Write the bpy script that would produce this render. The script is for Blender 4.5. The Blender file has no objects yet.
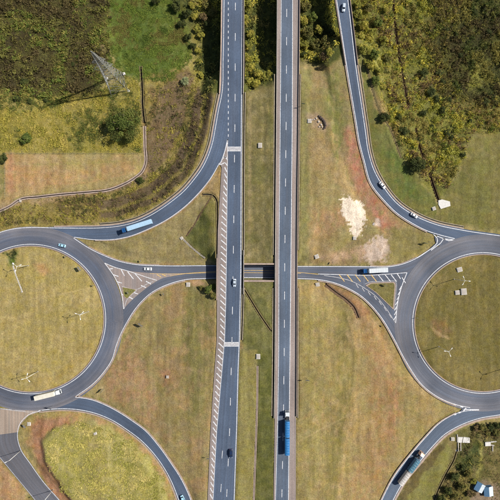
import bpy, math, random
import numpy as np
from mathutils import Vector, Matrix

random.seed(7)
rng = np.random.default_rng(11)
R = math.radians
scene = bpy.context.scene
col = scene.collection

# ------------------------------------------------------------------ camera, sky, sun, exposure
S = 0.57            # metres per photo pixel on the ground plane z = 0
HCAM = 250.0        # the drone's height
cam_d = bpy.data.cameras.new("camera")
cam = bpy.data.objects.new("camera", cam_d)
col.objects.link(cam)
cam.location = (0, 0, HCAM)
cam_d.sensor_width = 36
cam_d.angle = 2 * math.atan(250 * S / HCAM)
cam_d.clip_start = 1.0
cam_d.clip_end = 9000
scene.camera = cam

SUN_EL = R(45.0)
sd = Vector((0.957 * math.cos(SUN_EL), 0.29 * math.cos(SUN_EL), math.sin(SUN_EL))).normalized()
world = bpy.data.worlds.new("World")
scene.world = world
world.use_nodes = True
wn = world.node_tree.nodes
wl = world.node_tree.links
wn.clear()
wo = wn.new("ShaderNodeOutputWorld")
wb = wn.new("ShaderNodeBackground")
ws = wn.new("ShaderNodeTexSky")
ws.sky_type = 'NISHITA'
ws.sun_disc = False
ws.sun_elevation = SUN_EL
ws.sun_rotation = math.atan2(sd.x, sd.y)
wb.inputs[1].default_value = 0.06
wl.new(ws.outputs[0], wb.inputs[0])
wl.new(wb.outputs[0], wo.inputs[0])

sun_d = bpy.data.lights.new("sun", 'SUN')
sun_d.energy = 4.6
sun_d.angle = R(0.5)
sun_d.color = (1.0, 0.955, 0.885)
sun = bpy.data.objects.new("sun", sun_d)
col.objects.link(sun)
sun.location = (200, 60, 230)
sun.rotation_euler = (-sd).to_track_quat('-Z', 'Y').to_euler()

vs = scene.view_settings
vs.view_transform = 'Standard'
vs.look = 'None'
vs.gamma = 1.0
vs.exposure = 0.55
vs.use_curve_mapping = False
scene.render.engine = 'CYCLES'
scene.cycles.max_bounces = 5
scene.cycles.diffuse_bounces = 3

# ------------------------------------------------------------------ helpers
def lin(*c):
    return tuple(((v / 255.0) / 12.92 if v / 255.0 <= 0.04045 else ((v / 255.0 + 0.055) / 1.055) ** 2.4) for v in c)

def P(px, py, z=0.0):
    """photo pixel at height z -> world point (perspective taken out)"""
    k = (HCAM - z) / HCAM * S
    return Vector(((px - 250) * k, (250 - py) * k, z))

def tag(o, label=None, cat=None, group=None, kind=None):
    if label: o["label"] = label
    if cat: o["category"] = cat
    if group: o["group"] = group
    if kind: o["kind"] = kind
    return o

def link(name, data, parent=None):
    o = bpy.data.objects.new(name, data)
    col.objects.link(o)
    if parent is not None:
        o.parent = parent
    return o

def empty(name, loc, rz=0.0):
    o = link(name, None)
    o.location = loc
    o.rotation_euler = (0, 0, rz)
    o.empty_display_size = 0.5
    return o

class MB:
    """collects boxes, bars, tubes, lofts into one mesh"""
    def __init__(s):
        s.v = []; s.f = []
    def add(s, vs_, fs_):
        b = len(s.v)
        s.v += [tuple(v) for v in vs_]
        s.f += [tuple(b + i for i in f) for f in fs_]
        return s
    def box(s, x0, x1, y0, y1, z0, z1, M=None, top=(1, 1)):
        cx, cy = (x0 + x1) / 2, (y0 + y1) / 2
        hx, hy = (x1 - x0) / 2, (y1 - y0) / 2
        vs_ = [Vector((cx + sx * hx, cy + sy * hy, z0)) for sx, sy in ((-1, -1), (1, -1), (1, 1), (-1, 1))]
        vs_ += [Vector((cx + sx * hx * top[0], cy + sy * hy * top[1], z1)) for sx, sy in ((-1, -1), (1, -1), (1, 1), (-1, 1))]
        if M: vs_ = [M @ v for v in vs_]
        return s.add(vs_, [(3, 2, 1, 0), (4, 5, 6, 7), (0, 1, 5, 4), (1, 2, 6, 5), (2, 3, 7, 6), (3, 0, 4, 7)])
    def cbox(s, x0, x1, y0, y1, z0, z1, c=0.05):
        """box with chamfered vertical and top edges"""
        def ring(z, i, cc):
            a0, a1, b0, b1 = x0 + i, x1 - i, y0 + i, y1 - i
            return [(a0 + cc, b0, z), (a1 - cc, b0, z), (a1, b0 + cc, z), (a1, b1 - cc, z), (a1 - cc, b1, z), (a0 + cc, b1, z), (a0, b1 - cc, z), (a0, b0 + cc, z)]
        return s.loft([ring(z0, 0, c), ring(z1 - c, 0, c), ring(z1, c, c)])
    def loft(s, rings, caps=True):
        n = len(rings[0]); vs_ = [v for r in rings for v in r]; fs_ = []
        for k in range(len(rings) - 1):
            for i in range(n):
                j = (i + 1) % n
                fs_.append((k * n + i, k * n + j, (k + 1) * n + j, (k + 1) * n + i))
        if caps:
            fs_.append(tuple(reversed(range(n))))
            fs_.append(tuple((len(rings) - 1) * n + i for i in range(n)))
        return s.add(vs_, fs_)
    def tube(s, a, b, r0, r1=None, n=8, caps=True):
        a, b = Vector(a), Vector(b)
        r1 = r0 if r1 is None else r1
        d = (b - a).normalized()
        u = d.cross(Vector((0, 0, 1)) if abs(d.z) < 0.95 else Vector((1, 0, 0))).normalized()
        w = d.cross(u)
        rings = []
        for c, r in ((a, r0), (b, r1)):
            rings.append([c + (u * math.cos(2 * math.pi * i / n) + w * math.sin(2 * math.pi * i / n)) * r for i in range(n)])
        return s.loft(rings, caps)
    def build(s, name, mat, parent=None, smooth=False):
        me = bpy.data.meshes.new(name)
        me.from_pydata(s.v, [], s.f)
        me.validate()
        me.update()
        if mat: me.materials.append(mat)
        if smooth:
            me.polygons.foreach_set("use_smooth", [True] * len(me.polygons))
        return link(name, me, parent)

def fast_mesh(name, verts, quads, mat, colors=None, smooth=False, tri=False):
    k = 3 if tri else 4
    me = bpy.data.meshes.new(name)
    n, m = len(verts), len(quads)
    me.vertices.add(n)
    me.vertices.foreach_set("co", np.asarray(verts, np.float32).ravel())
    me.loops.add(m * k)
    me.loops.foreach_set("vertex_index", np.asarray(quads, np.int32).ravel())
    me.polygons.add(m)
    me.polygons.foreach_set("loop_start", np.arange(0, m * k, k, dtype=np.int32))
    me.polygons.foreach_set("loop_total", np.full(m, k, np.int32))
    if colors is not None:
        a = me.attributes.new("Col", 'FLOAT_COLOR', 'POINT')
        c4 = np.ones((n, 4), np.float32); c4[:, :3] = colors
        a.data.foreach_set("color", c4.ravel())
    me.update(calc_edges=True)
    if smooth:
        me.polygons.foreach_set("use_smooth", np.ones(m, bool))
    if mat: me.materials.append(mat)
    return me

def copy_tree(o, parent=None):
    c = o.copy(); col.objects.link(c); c.parent = parent
    for ch in list(o.children):
        copy_tree(ch, c)
    return c

def resample(pts, n, smooth=True):
    p = np.array(pts, float)
    if smooth and len(p) > 2:
        out = []
        q = np.vstack([2 * p[0] - p[1], p, 2 * p[-1] - p[-2]])
        for i in range(len(p) - 1):
            p0, p1, p2, p3 = q[i], q[i + 1], q[i + 2], q[i + 3]
            d1 = max(np.linalg.norm(p2 - p1), 1e-6)
            # tangents limited by chord length, so uneven spacing does not overshoot
            def tang(a, b, c):
                da, dc = np.linalg.norm(b - a) + 1e-6, np.linalg.norm(c - b) + 1e-6
                return ((b - a) / da * dc + (c - b) / dc * da) / (da + dc) * d1
            m1, m2 = tang(p0, p1, p2), tang(p1, p2, p3)
            for t in np.linspace(0, 1, 8, endpoint=False):
                h = (2*t**3-3*t**2+1, t**3-2*t**2+t, -2*t**3+3*t**2, t**3-t**2)
                out.append(h[0] * p1 + h[1] * m1 + h[2] * p2 + h[3] * m2)
        out.append(p[-1]); p = np.array(out)
    s = np.concatenate([[0], np.cumsum(np.linalg.norm(np.diff(p, axis=0), axis=1))])
    t = np.linspace(0, s[-1], n)
    return np.stack([np.interp(t, s, p[:, 0]), np.interp(t, s, p[:, 1])], 1)

def plen(pts):
    p = np.array(pts, float)
    return float(np.linalg.norm(np.diff(p, axis=0), axis=1).sum())

def sstep(a, b, x):
    t = np.clip((x - a) / (b - a), 0, 1)
    return t * t * (3 - 2 * t)

# value noise for land cover
_lat = rng.random((8, 256, 256)).astype(np.float32)
def vnoise(x, y, layer=0):
    xi, yi = np.floor(x).astype(int), np.floor(y).astype(int)
    fx, fy = x - xi, y - yi
    fx = fx * fx * (3 - 2 * fx); fy = fy * fy * (3 - 2 * fy)
    L = _lat[layer % 8]
    a = L[xi & 255, yi & 255]; b = L[(xi + 1) & 255, yi & 255]
    c = L[xi & 255, (yi + 1) & 255]; d = L[(xi + 1) & 255, (yi + 1) & 255]
    return (a * (1 - fx) + b * fx) * (1 - fy) + (c * (1 - fx) + d * fx) * fy
def fbm(x, y, layer=0, octv=4):
    s = 0; a = 0.5; t = 0
    for k in range(octv):
        s = s + a * vnoise(x * 2 ** k + 17.3 * k, y * 2 ** k + 9.1 * k, layer + k); t += a; a *= 0.55
    return s / t

# ------------------------------------------------------------------ materials
MATS = {}
def nmat(name):
    m = bpy.data.materials.new(name); m.use_nodes = True
    nt = m.node_tree
    return m, nt, nt.nodes, nt.links, nt.nodes["Principled BSDF"]

def paint(name, c, rough=0.5, metal=0.0, var=0.12, scale=2.0, bump=0.0, spec=0.5, coat=0.0):
    m, nt, N, L, b = nmat(name)
    tc = N.new("ShaderNodeTexCoord")
    nz = N.new("ShaderNodeTexNoise"); nz.inputs["Scale"].default_value = scale; nz.inputs["Detail"].default_value = 6
    L.new(tc.outputs["Object"], nz.inputs["Vector"])
    mr = N.new("ShaderNodeMapRange"); mr.inputs[1].default_value = 0.3; mr.inputs[2].default_value = 0.7
    mr.inputs[3].default_value = 1 - var; mr.inputs[4].default_value = 1 + var
    L.new(nz.outputs["Fac"], mr.inputs[0])
    mx = N.new("ShaderNodeMix"); mx.data_type = 'RGBA'; mx.blend_type = 'MULTIPLY'; mx.inputs[0].default_value = 1
    mx.inputs[6].default_value = (*c, 1)
    L.new(mr.outputs[0], mx.inputs[7])
    L.new(mx.outputs[2], b.inputs["Base Color"])
    b.inputs["Roughness"].default_value = rough
    b.inputs["Metallic"].default_value = metal
    b.inputs["Specular IOR Level"].default_value = spec
    b.inputs["Coat Weight"].default_value = coat
    if bump:
        bp = N.new("ShaderNodeBump"); bp.inputs["Strength"].default_value = bump; bp.inputs["Distance"].default_value = 0.05
        L.new(nz.outputs["Fac"], bp.inputs["Height"]); L.new(bp.outputs[0], b.inputs["Normal"])
    MATS[name] = m
    return m

def asphalt(name, c, patch=0.22, warm=(1.12, 1.0, 0.92), dust=None):
    """worn asphalt: fine grain, long wear bands along the lane (attribute 'along'), large patches"""
    m, nt, N, L, b = nmat(name)
    tc = N.new("ShaderNodeTexCoord")
    at = N.new("ShaderNodeAttribute"); at.attribute_name = "along"
    def noise(vec, sc, det=5, mul=None):
        v = vec
        if mul:
            mp = N.new("ShaderNodeMapping"); mp.inputs["Scale"].default_value = mul
            L.new(vec, mp.inputs["Vector"]); v = mp.outputs[0]
        n = N.new("ShaderNodeTexNoise"); n.inputs["Scale"].default_value = sc; n.inputs["Detail"].default_value = det
        L.new(v, n.inputs["Vector"]); return n.outputs["Fac"]
    def rng_(f, a, d, lo=0.32, hi=0.68):
        mr = N.new("ShaderNodeMapRange"); mr.inputs[1].default_value = lo; mr.inputs[2].default_value = hi
        mr.inputs[3].default_value = a; mr.inputs[4].default_value = d
        L.new(f, mr.inputs[0]); return mr.outputs[0]
    def mulf(a, d):
        q = N.new("ShaderNodeMath"); q.operation = 'MULTIPLY'; L.new(a, q.inputs[0]); L.new(d, q.inputs[1]); return q.outputs[0]
    big = rng_(noise(tc.outputs["Object"], 0.045, 5), 1 - patch, 1 + patch)
    band = rng_(noise(at.outputs["Vector"], 1.0, 4, (0.85, 0.012, 1)), 0.84, 1.16)
    fine = rng_(noise(tc.outputs["Object"], 2.4, 8), 0.84, 1.16)
    f = mulf(mulf(big, band), fine)
    mx = N.new("ShaderNodeMix"); mx.data_type = 'RGBA'
    mx.inputs[6].default_value = (*c, 1); mx.inputs[7].default_value = (c[0] * warm[0], c[1] * warm[1], c[2] * warm[2], 1)
    L.new(rng_(noise(at.outputs["Vector"], 0.7, 5, (0.9, 0.03, 1)), 0, 1), mx.inputs[0])
    m2 = N.new("ShaderNodeMix"); m2.data_type = 'RGBA'; m2.blend_type = 'MULTIPLY'; m2.inputs[0].default_value = 1
    L.new(mx.outputs[2], m2.inputs[6]); L.new(f, m2.inputs[7])
    last = m2.outputs[2]
    if dust:      # dry dust swept to one side of the lane
        sx = N.new("ShaderNodeSeparateXYZ"); L.new(at.outputs["Vector"], sx.inputs[0])
        wob = rng_(noise(tc.outputs["Object"], 0.07, 6), -2.6, 2.6)
        ad = N.new("ShaderNodeMath"); ad.operation = 'ADD'; L.new(sx.outputs[0], ad.inputs[0]); L.new(wob, ad.inputs[1])
        fac = rng_(ad.outputs[0], 0.0, dust[2], dust[0], dust[1])
        m3 = N.new("ShaderNodeMix"); m3.data_type = 'RGBA'
        dc_ = N.new("ShaderNodeMix"); dc_.data_type = 'RGBA'; dc_.blend_type = 'MULTIPLY'; dc_.inputs[0].default_value = 1
        dc_.inputs[6].default_value = (*dust[3], 1); L.new(f, dc_.inputs[7])
        L.new(fac, m3.inputs[0]); L.new(last, m3.inputs[6]); L.new(dc_.outputs[2], m3.inputs[7])
        last = m3.outputs[2]
    L.new(last, b.inputs["Base Color"])
    b.inputs["Roughness"].default_value = 0.85
    b.inputs["Specular IOR Level"].default_value = 0.3
    bp = N.new("ShaderNodeBump"); bp.inputs["Strength"].default_value = 0.25; bp.inputs["Distance"].default_value = 0.03
    L.new(fine, bp.inputs["Height"]); L.new(bp.outputs[0], b.inputs["Normal"])
    MATS[name] = m
    return m

asphalt("asphalt_blue", lin(68, 81, 100))
asphalt("asphalt_teal", lin(74, 86, 102))
asphalt("asphalt_grey", lin(76, 84, 98), 0.2, (1.22, 1.04, 0.92))
asphalt("asphalt_ring", lin(74, 82, 97), 0.24, (1.3, 1.1, 0.95), (74 * S + 4.0, 74 * S + 10.5, 0.55, lin(112, 107, 107)))
asphalt("asphalt_ring_right", lin(80, 87, 100), 0.24, (1.3, 1.1, 0.95), (70 * S + 3.0, 70 * S + 11, 0.5, lin(110, 106, 107)))
asphalt("asphalt_shoulder", lin(127, 119, 116), 0.15)
asphalt("asphalt_tan", lin(134, 123, 112), 0.15)
asphalt("asphalt_dark", lin(82, 84, 91), 0.16)

def worn_paint(name, c, under, cover=0.62):
    m, nt, N, L, b = nmat(name)
    tc = N.new("ShaderNodeTexCoord")
    nz = N.new("ShaderNodeTexNoise"); nz.inputs["Scale"].default_value = 1.7; nz.inputs["Detail"].default_value = 8
    L.new(tc.outputs["Object"], nz.inputs["Vector"])
    mr = N.new("ShaderNodeMapRange"); mr.inputs[1].default_value = cover - 0.12; mr.inputs[2].default_value = cover + 0.12
    L.new(nz.outputs["Fac"], mr.inputs[0])
    mx = N.new("ShaderNodeMix"); mx.data_type = 'RGBA'
    mx.inputs[6].default_value = (*c, 1); mx.inputs[7].default_value = (*under, 1)
    L.new(mr.outputs[0], mx.inputs[0]); L.new(mx.outputs[2], b.inputs["Base Color"])
    b.inputs["Roughness"].default_value = 0.7
    MATS[name] = m
worn_paint("paint_white", (0.56, 0.56, 0.57), lin(140, 138, 142), 0.6)
worn_paint("paint_faded", lin(172, 170, 170), lin(140, 138, 142), 0.52)
worn_paint("paint_yellow", lin(205, 170, 95), lin(150, 130, 110), 0.56)
paint("concrete", lin(158, 150, 140), 0.85, var=0.18, scale=0.8, bump=0.2)
paint("concrete_white", lin(190, 186, 180), 0.8, var=0.1, scale=1.2, bump=0.1)
paint("concrete_pink", lin(150, 132, 119), 0.85, var=0.2, scale=0.6, bump=0.2)
paint("concrete_dark", lin(62, 56, 51), 0.9, var=0.3, scale=0.7, bump=0.2)
paint("drain_floor", lin(40, 34, 33), 0.9, var=0.3, scale=0.6)
paint("gutter_edge", lin(132, 122, 100), 0.9, var=0.25, scale=0.7)
paint("ditch_edge", lin(104, 92, 58), 0.95, var=0.3, scale=0.9, bump=0.3)
paint("wet_earth", lin(96, 74, 54), 0.9, var=0.3, scale=0.9, bump=0.4)
paint("galvanised", lin(128, 128, 122), 0.6, metal=0.15, var=0.1, scale=1.5)
paint("pole_white", lin(225, 222, 214), 0.5, var=0.08)
paint("tyre", (0.012, 0.012, 0.013), 0.85, var=0.2)
paint("rim", (0.45, 0.45, 0.46), 0.35, metal=0.8)
paint("glass", (0.012, 0.016, 0.022), 0.08, var=0.05, spec=0.8)
paint("lamp_glass", (0.75, 0.75, 0.72), 0.2)
paint("tail_red", (0.35, 0.02, 0.015), 0.3)
paint("chassis", (0.03, 0.03, 0.032), 0.6)
paint("car_white", (0.6, 0.61, 0.62), 0.25, var=0.04, coat=0.6)
paint("car_silver", lin(196, 206, 214), 0.3, metal=0.3, var=0.04, coat=0.6)
paint("car_lightblue", lin(150, 190, 208), 0.3, var=0.04, coat=0.6)
paint("car_darkblue", lin(28, 42, 70), 0.25, var=0.06, coat=0.7)
paint("truck_blue", lin(30, 84, 140), 0.35, var=0.08, coat=0.4)
paint("truck_white", lin(184, 188, 190), 0.45, var=0.07, scale=0.7)
paint("box_pale_blue", lin(150, 178, 198), 0.5, var=0.06, scale=0.5)
paint("box_cream", lin(196, 191, 176), 0.6, var=0.1, scale=0.5)
paint("tarp_blue", lin(30, 98, 150), 0.55, var=0.2, scale=0.9, bump=0.3)
paint("tarp_teal", lin(66, 104, 120), 0.6, var=0.3, scale=0.9, bump=0.3)
paint("tarp_white", lin(172, 166, 160), 0.6, var=0.14, scale=0.9, bump=0.3)
paint("truck_orange", lin(226, 178, 150), 0.4, var=0.08, coat=0.3)
paint("roof_metal", lin(190, 197, 200), 0.4, metal=0.2, var=0.12, scale=1.0)
paint("wall_blue", lin(70, 104, 132), 0.7, var=0.2)
paint("sign_face", lin(40, 95, 60), 0.5)
paint("sign_back", lin(120, 120, 122), 0.5, metal=0.3)
paint("bark", lin(96, 82, 66), 0.9, var=0.25, scale=3, bump=0.4)
paint("wood", lin(128, 110, 88), 0.85, var=0.25, scale=3)
paint("debris", lin(170, 158, 146), 0.9, var=0.35, scale=1.5, bump=0.4)
paint("rubble_dark", lin(74, 62, 56), 0.9, var=0.35, scale=1.5, bump=0.4)

def ground_material():
    m, nt, N, L, b = nmat("ground_cover")
    at = N.new("ShaderNodeAttribute"); at.attribute_name = "Col"
    tc = N.new("ShaderNodeTexCoord")
    def noise(sc, det, mul=None):
        v = tc.outputs["Object"]
        if mul:
            mp = N.new("ShaderNodeMapping"); mp.inputs["Scale"].default_value = mul
            L.new(v, mp.inputs["Vector"]); v = mp.outputs[0]
        n = N.new("ShaderNodeTexNoise"); n.inputs["Scale"].default_value = sc; n.inputs["Detail"].default_value = det
        n.inputs["Roughness"].default_value = 0.65
        L.new(v, n.inputs["Vector"]); return n.outputs["Fac"]
    def mr_(f, a, d, lo=0.3, hi=0.7):
        q = N.new("ShaderNodeMapRange"); q.inputs[1].default_value = lo; q.inputs[2].default_value = hi
        q.inputs[3].default_value = a; q.inputs[4].default_value = d
        L.new(f, q.inputs[0]); return q.outputs[0]
    n1 = noise(1.5, 9); n2 = noise(0.35, 7); n3 = noise(0.5, 6, (1.0, 0.16, 1.0))
    prod = None
    for f in (mr_(n1, 0.66, 1.34), mr_(n2, 0.82, 1.18), mr_(n3, 0.88, 1.12)):
        if prod is None: prod = f
        else:
            q = N.new("ShaderNodeMath"); q.operation = 'MULTIPLY'; L.new(prod, q.inputs[0]); L.new(f, q.inputs[1]); prod = q.outputs[0]
    hsv = N.new("ShaderNodeHueSaturation")
    L.new(mr_(noise(0.8, 6), 0.490, 0.508), hsv.inputs["Hue"])
    L.new(mr_(noise(0.23, 6), 0.80, 1.0), hsv.inputs["Saturation"])
    L.new(at.outputs["Color"], hsv.inputs["Color"])
    mx = N.new("ShaderNodeMix"); mx.data_type = 'RGBA'; mx.blend_type = 'MULTIPLY'; mx.inputs[0].default_value = 1
    L.new(hsv.outputs[0], mx.inputs[6]); L.new(prod, mx.inputs[7])
    L.new(mx.outputs[2], b.inputs["Base Color"])
    b.inputs["Roughness"].default_value = 1.0
    b.inputs["Specular IOR Level"].default_value = 0.1
    bp = N.new("ShaderNodeBump"); bp.inputs["Strength"].default_value = 0.75; bp.inputs["Distance"].default_value = 0.35
    L.new(n1, bp.inputs["Height"]); L.new(bp.outputs[0], b.inputs["Normal"])
    MATS["ground"] = m
ground_material()

def leaf_material():
    m, nt, N, L, b = nmat("foliage")
    at = N.new("ShaderNodeAttribute"); at.attribute_name = "Col"
    tr = N.new("ShaderNodeBsdfTranslucent")
    L.new(at.outputs["Color"], b.inputs["Base Color"])
    L.new(at.outputs["Color"], tr.inputs["Color"])
    b.inputs["Roughness"].default_value = 0.75
    b.inputs["Specular IOR Level"].default_value = 0.2
    ms = N.new("ShaderNodeMixShader"); ms.inputs[0].default_value = 0.38
    L.new(b.outputs[0], ms.inputs[1]); L.new(tr.outputs[0], ms.inputs[2])
    L.new(ms.outputs[0], N["Material Output"].inputs["Surface"])
    MATS["foliage"] = m
leaf_material()

# ------------------------------------------------------------------ road layout (traced outline points, photo pixels)
HZ = 6.0
z_hw = lambda x, y: HZ
z_zero = lambda x, y: 0.0
z_rampL = lambda x, y: HZ * float(sstep(70, 216, x))
z_rampR = lambda x, y: HZ * (1 - float(sstep(30, 218, y)))
z_exitL = lambda x, y: 4.6 * float(sstep(92, 192, x))
z_exitR = lambda x, y: 1.5 * (1 - float(sstep(385, 440, x)))

SAMPLES = []      # plan x, plan y (pixel units), half width, z, kind
def plan(px, py, z):
    k = (HCAM - z) / HCAM
    return 250 + (px - 250) * k, 250 + (py - 250) * k

def along_attr(me, vec):
    a = me.attributes.new("along", 'FLOAT_VECTOR', 'POINT')
    a.data.foreach_set("vector", np.asarray(vec, np.float32).ravel())

def strip(name, Lp, Rp, zf, mat, lift=0.0, parent=None, cuts=(), cross=6, smooth=True, samp=True):
    n = max(4, int(max(plen(Lp), plen(Rp)) / 3))
    a, b = resample(Lp, n, smooth), resample(Rp, n, smooth)
    vs_, al = [], []
    s = 0; prev = None
    for i in range(n):
        c = (a[i] + b[i]) / 2
        zc = zf(c[0], c[1])
        w = np.linalg.norm(b[i] - a[i]) * S
        if prev is not None: s += np.linalg.norm(c - prev) * S
        prev = c
        for k in range(cross + 1):
            t = k / cross
            q = a[i] * (1 - t) + b[i] * t
            p = P(q[0], q[1], zf(q[0], q[1])); p.z += lift
            vs_.append(p); al.append((t * w, s, 0))
        if samp and not any(c0 <= c[1] <= c1 for c0, c1 in cuts):
            X, Y = plan(c[0], c[1], zc)
            SAMPLES.append((X, Y, np.linalg.norm(b[i] - a[i]) / 2, zc))
    m = cross + 1
    fs_ = [(i * m + k, i * m + k + 1, (i + 1) * m + k + 1, (i + 1) * m + k) for i in range(n - 1) for k in range(cross)]
    # face up
    v0, v1, v2 = vs_[fs_[0][0]], vs_[fs_[0][1]], vs_[fs_[0][2]]
    if (v1 - v0).cross(v2 - v0).z < 0:
        fs_ = [tuple(reversed(f)) for f in fs_]
    me = bpy.data.meshes.new(name)
    me.from_pydata(vs_, [], fs_); me.update()
    along_attr(me, al)
    me.materials.append(MATS[mat])
    o = link(name, me, parent)
    return o

def ribbon(name, pts, w, zf, mat, lift, parent, smooth=True, off=0.0):
    """painted line of width w metres along pixel polyline"""
    n = max(2, int(plen(pts) / (2.5 if len(pts) > 2 else 400)))
    p = resample(pts, n + 1, smooth)
    t = np.gradient(p, axis=0); t /= np.linalg.norm(t, axis=1)[:, None] + 1e-9
    nn = np.stack([-t[:, 1], t[:, 0]], 1)
    c = p + nn * off
    h = w / S / 2
    mb = MB(); vs_ = []
    for i in range(n + 1):
        z = zf(c[i, 0], c[i, 1])
        for sgn in (-1, 1):
            q = c[i] + nn[i] * h * sgn
            v = P(q[0], q[1], z); v.z += lift; vs_.append(v)
    mb.add(vs_, [(2 * i, 2 * i + 1, 2 * i + 3, 2 * i + 2) for i in range(n)])
    v0, v1, v2 = vs_[0], vs_[1], vs_[3]
    if (v1 - v0).cross(v2 - v0).z < 0:
        mb.f = [tuple(reversed(f)) for f in mb.f]
    return mb.build(name, MATS[mat], parent)

def patch(name, pts, zf, mat, lift, parent=None):
    vs_ = []
    for x, y in pts:
        v = P(x, y, zf(x, y)); v.z += lift; vs_.append(v)
    me = bpy.data.meshes.new(name)
    f = list(range(len(vs_)))
    area = sum(vs_[i].x * vs_[(i + 1) % len(f)].y - vs_[(i + 1) % len(f)].x * vs_[i].y for i in f)
    if area < 0: f.reverse()
    me.from_pydata(vs_, [], [f]); me.update()
    along_attr(me, [(v.x, v.y, 0) for v in vs_])
    me.materials.append(MATS[mat])
    return link(name, me, parent)

# --- southbound carriageway
LC_L = [(227.4, -1500), (227.4, 0), (227.2, 80), (227.2, 140), (227.4, 165), (226.6, 250), (225.8, 300), (224.6, 340), (222, 370), (216.8, 430), (213, 500), (206, 620), (200, 800)]
LC_R = [(243.2, -1500), (243.2, 0), (242.2, 120), (241.9, 200), (241.7, 270), (240.2, 340), (238.9, 370), (237.4, 430), (235, 500), (231, 620), (226, 800)]
road_lc = strip("southbound_carriageway", LC_L, LC_R, z_hw, "asphalt_blue", 0.0, cuts=((-235, 90), (257, 287)), smooth=False)
tag(road_lc, "blue-grey left carriageway of the motorway running top to bottom", None, kind="structure")
SH_L = [(226.5, 150), (221.8, 165), (217.8, 230), (217, 300), (216.8, 340), (214.6, 370), (210.6, 430), (207.6, 500), (200, 620), (194, 800)]
SH_R = [(227.6, 150), (227.4, 165), (226.7, 230), (225.8, 300), (224.6, 340), (222, 370), (216.8, 430), (213, 500), (206, 620), (200, 800)]
strip("hard_shoulder", SH_L, SH_R, z_hw, "asphalt_shoulder", 0.004, road_lc, cuts=((257, 287),), smooth=False, cross=3)
# --- northbound carriageway
RC_L = [(281, -1500), (280.8, 0), (279.8, 120), (278.5, 250), (278.2, 350), (277.2, 420), (275, 500), (271, 620), (266, 800)]
RC_R = [(293, -1500), (292.8, 0), (292.4, 130), (291.2, 250), (290.2, 350), (289.4, 420), (288.6, 500), (286.5, 620), (283, 800)]
road_rc = strip("northbound_carriageway", RC_L, RC_R, z_hw, "asphalt_teal", 0.0, cuts=((-235, 74), (257, 287)), smooth=False)
tag(road_rc, "blue-grey right carriageway of the motorway with a brown shoulder", None, kind="structure")
RS_R = [(299.6, -1500), (299.2, 0), (298, 130), (296.5, 250), (296.3, 350), (296, 420), (295.8, 500), (294, 620), (290, 800)]
strip("hard_shoulder", RC_R, RS_R, z_hw, "asphalt_shoulder", 0.004, road_rc, cuts=((-235, 74), (257, 287)), smooth=False, cross=3)
LS_L = [(277.9, -1500), (277.8, 0), (276.9, 120), (276.0, 250), (275.6, 350), (274.8, 420), (273.6, 500), (269.6, 620), (264.6, 800)]
strip("inner_shoulder", LS_L, RC_L, z_hw, "asphalt_shoulder", 0.004, road_rc, cuts=((-235, 74), (257, 287)), smooth=False, cross=2)
# --- slip road on the left (leaves the southbound carriageway, sweeps to the left roundabout)
RL_L = [(222.2, -1500), (222.2, 0), (221.2, 60), (220, 93.6), (217, 108), (213.6, 127), (211, 141), (206.5, 155), (200.6, 167), (192, 179), (182.4, 190), (171, 199.5), (159, 208), (147.5, 214.8), (135.6, 220), (120, 224), (100, 226), (78, 226.3), (54, 226.8), (30, 227.6)]
RL_R = [(228.4, -1500), (228.4, 0), (228, 60), (228, 139.5), (224.5, 153), (220, 163), (211, 178.5), (200.6, 191.5), (185, 207), (167, 220), (146, 230.5), (130, 236.6), (114, 239.8), (95, 240.2), (74, 237.6), (54, 240), (30, 240)]
road_rl = strip("slip_road_left", RL_L, RL_R, z_rampL, "asphalt_blue", 0.008, cuts=((-235, 90),))
tag(road_rl, "curved slip road sweeping from the motorway to the left roundabout", None, kind="structure")
# --- slip road on the right
RR_L = [(296, -260), (312, -150), (335.6, 0), (345.6, 65), (355.7, 125), (358.3, 141), (363.5, 161.6), (370, 183.5), (383, 200.6), (396, 213.6), (411.6, 224), (427, 231.8), (440, 236), (454.5, 239.6), (480, 245)]
RR_R = [(309, -260), (326, -150), (349.3, 0), (357, 65), (366.6, 130), (369.6, 151), (375, 169), (385.6, 187.6), (398.6, 203), (414, 213.6), (435, 222.7), (463.6, 229), (500, 234.4), (560, 250)]
road_rr = strip("slip_road_right", RR_L, RR_R, z_rampR, "asphalt_blue", 0.008, cuts=((-235, 62),))
tag(road_rr, "curved slip road running down from the top to the right roundabout", None, kind="structure")
# --- roundabouts
def annulus(name, c, r0, r1, mat, lift, parent=None, n=120, z=0.0, cross=6):
    vs_, al = [], []
    for i in range(n):
        a = 2 * math.pi * i / n
        for k in range(cross + 1):
            r = r0 + (r1 - r0) * k / cross
            v = P(c[0] + r * math.cos(a), c[1] - r * math.sin(a), z); v.z += lift
            vs_.append(v); al.append((r * S, a * r1 * S, 0))
    m = cross + 1
    fs_ = [(i * m + k, i * m + k + 1, ((i + 1) % n) * m + k + 1, ((i + 1) % n) * m + k) for i in range(n) for k in range(cross)]
    me = bpy.data.meshes.new(name); me.from_pydata(vs_, [], fs_); me.update()
    along_attr(me, al); me.materials.append(MATS[mat])
    return link(name, me, parent)
CL, RL0, RL1 = (31, 319), 73.2, 92.5
CR, RR0, RR1 = (483, 323), 68.8, 88.5
ring_l = tag(annulus("roundabout_left", CL, RL0, RL1, "asphalt_ring", 0.03), "grey ring road of the left roundabout", kind="structure")
ring_r = tag(annulus("roundabout_right", CR, RR0, RR1, "asphalt_ring_right", 0.03), "grey ring road of the right roundabout", kind="structure")
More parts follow.
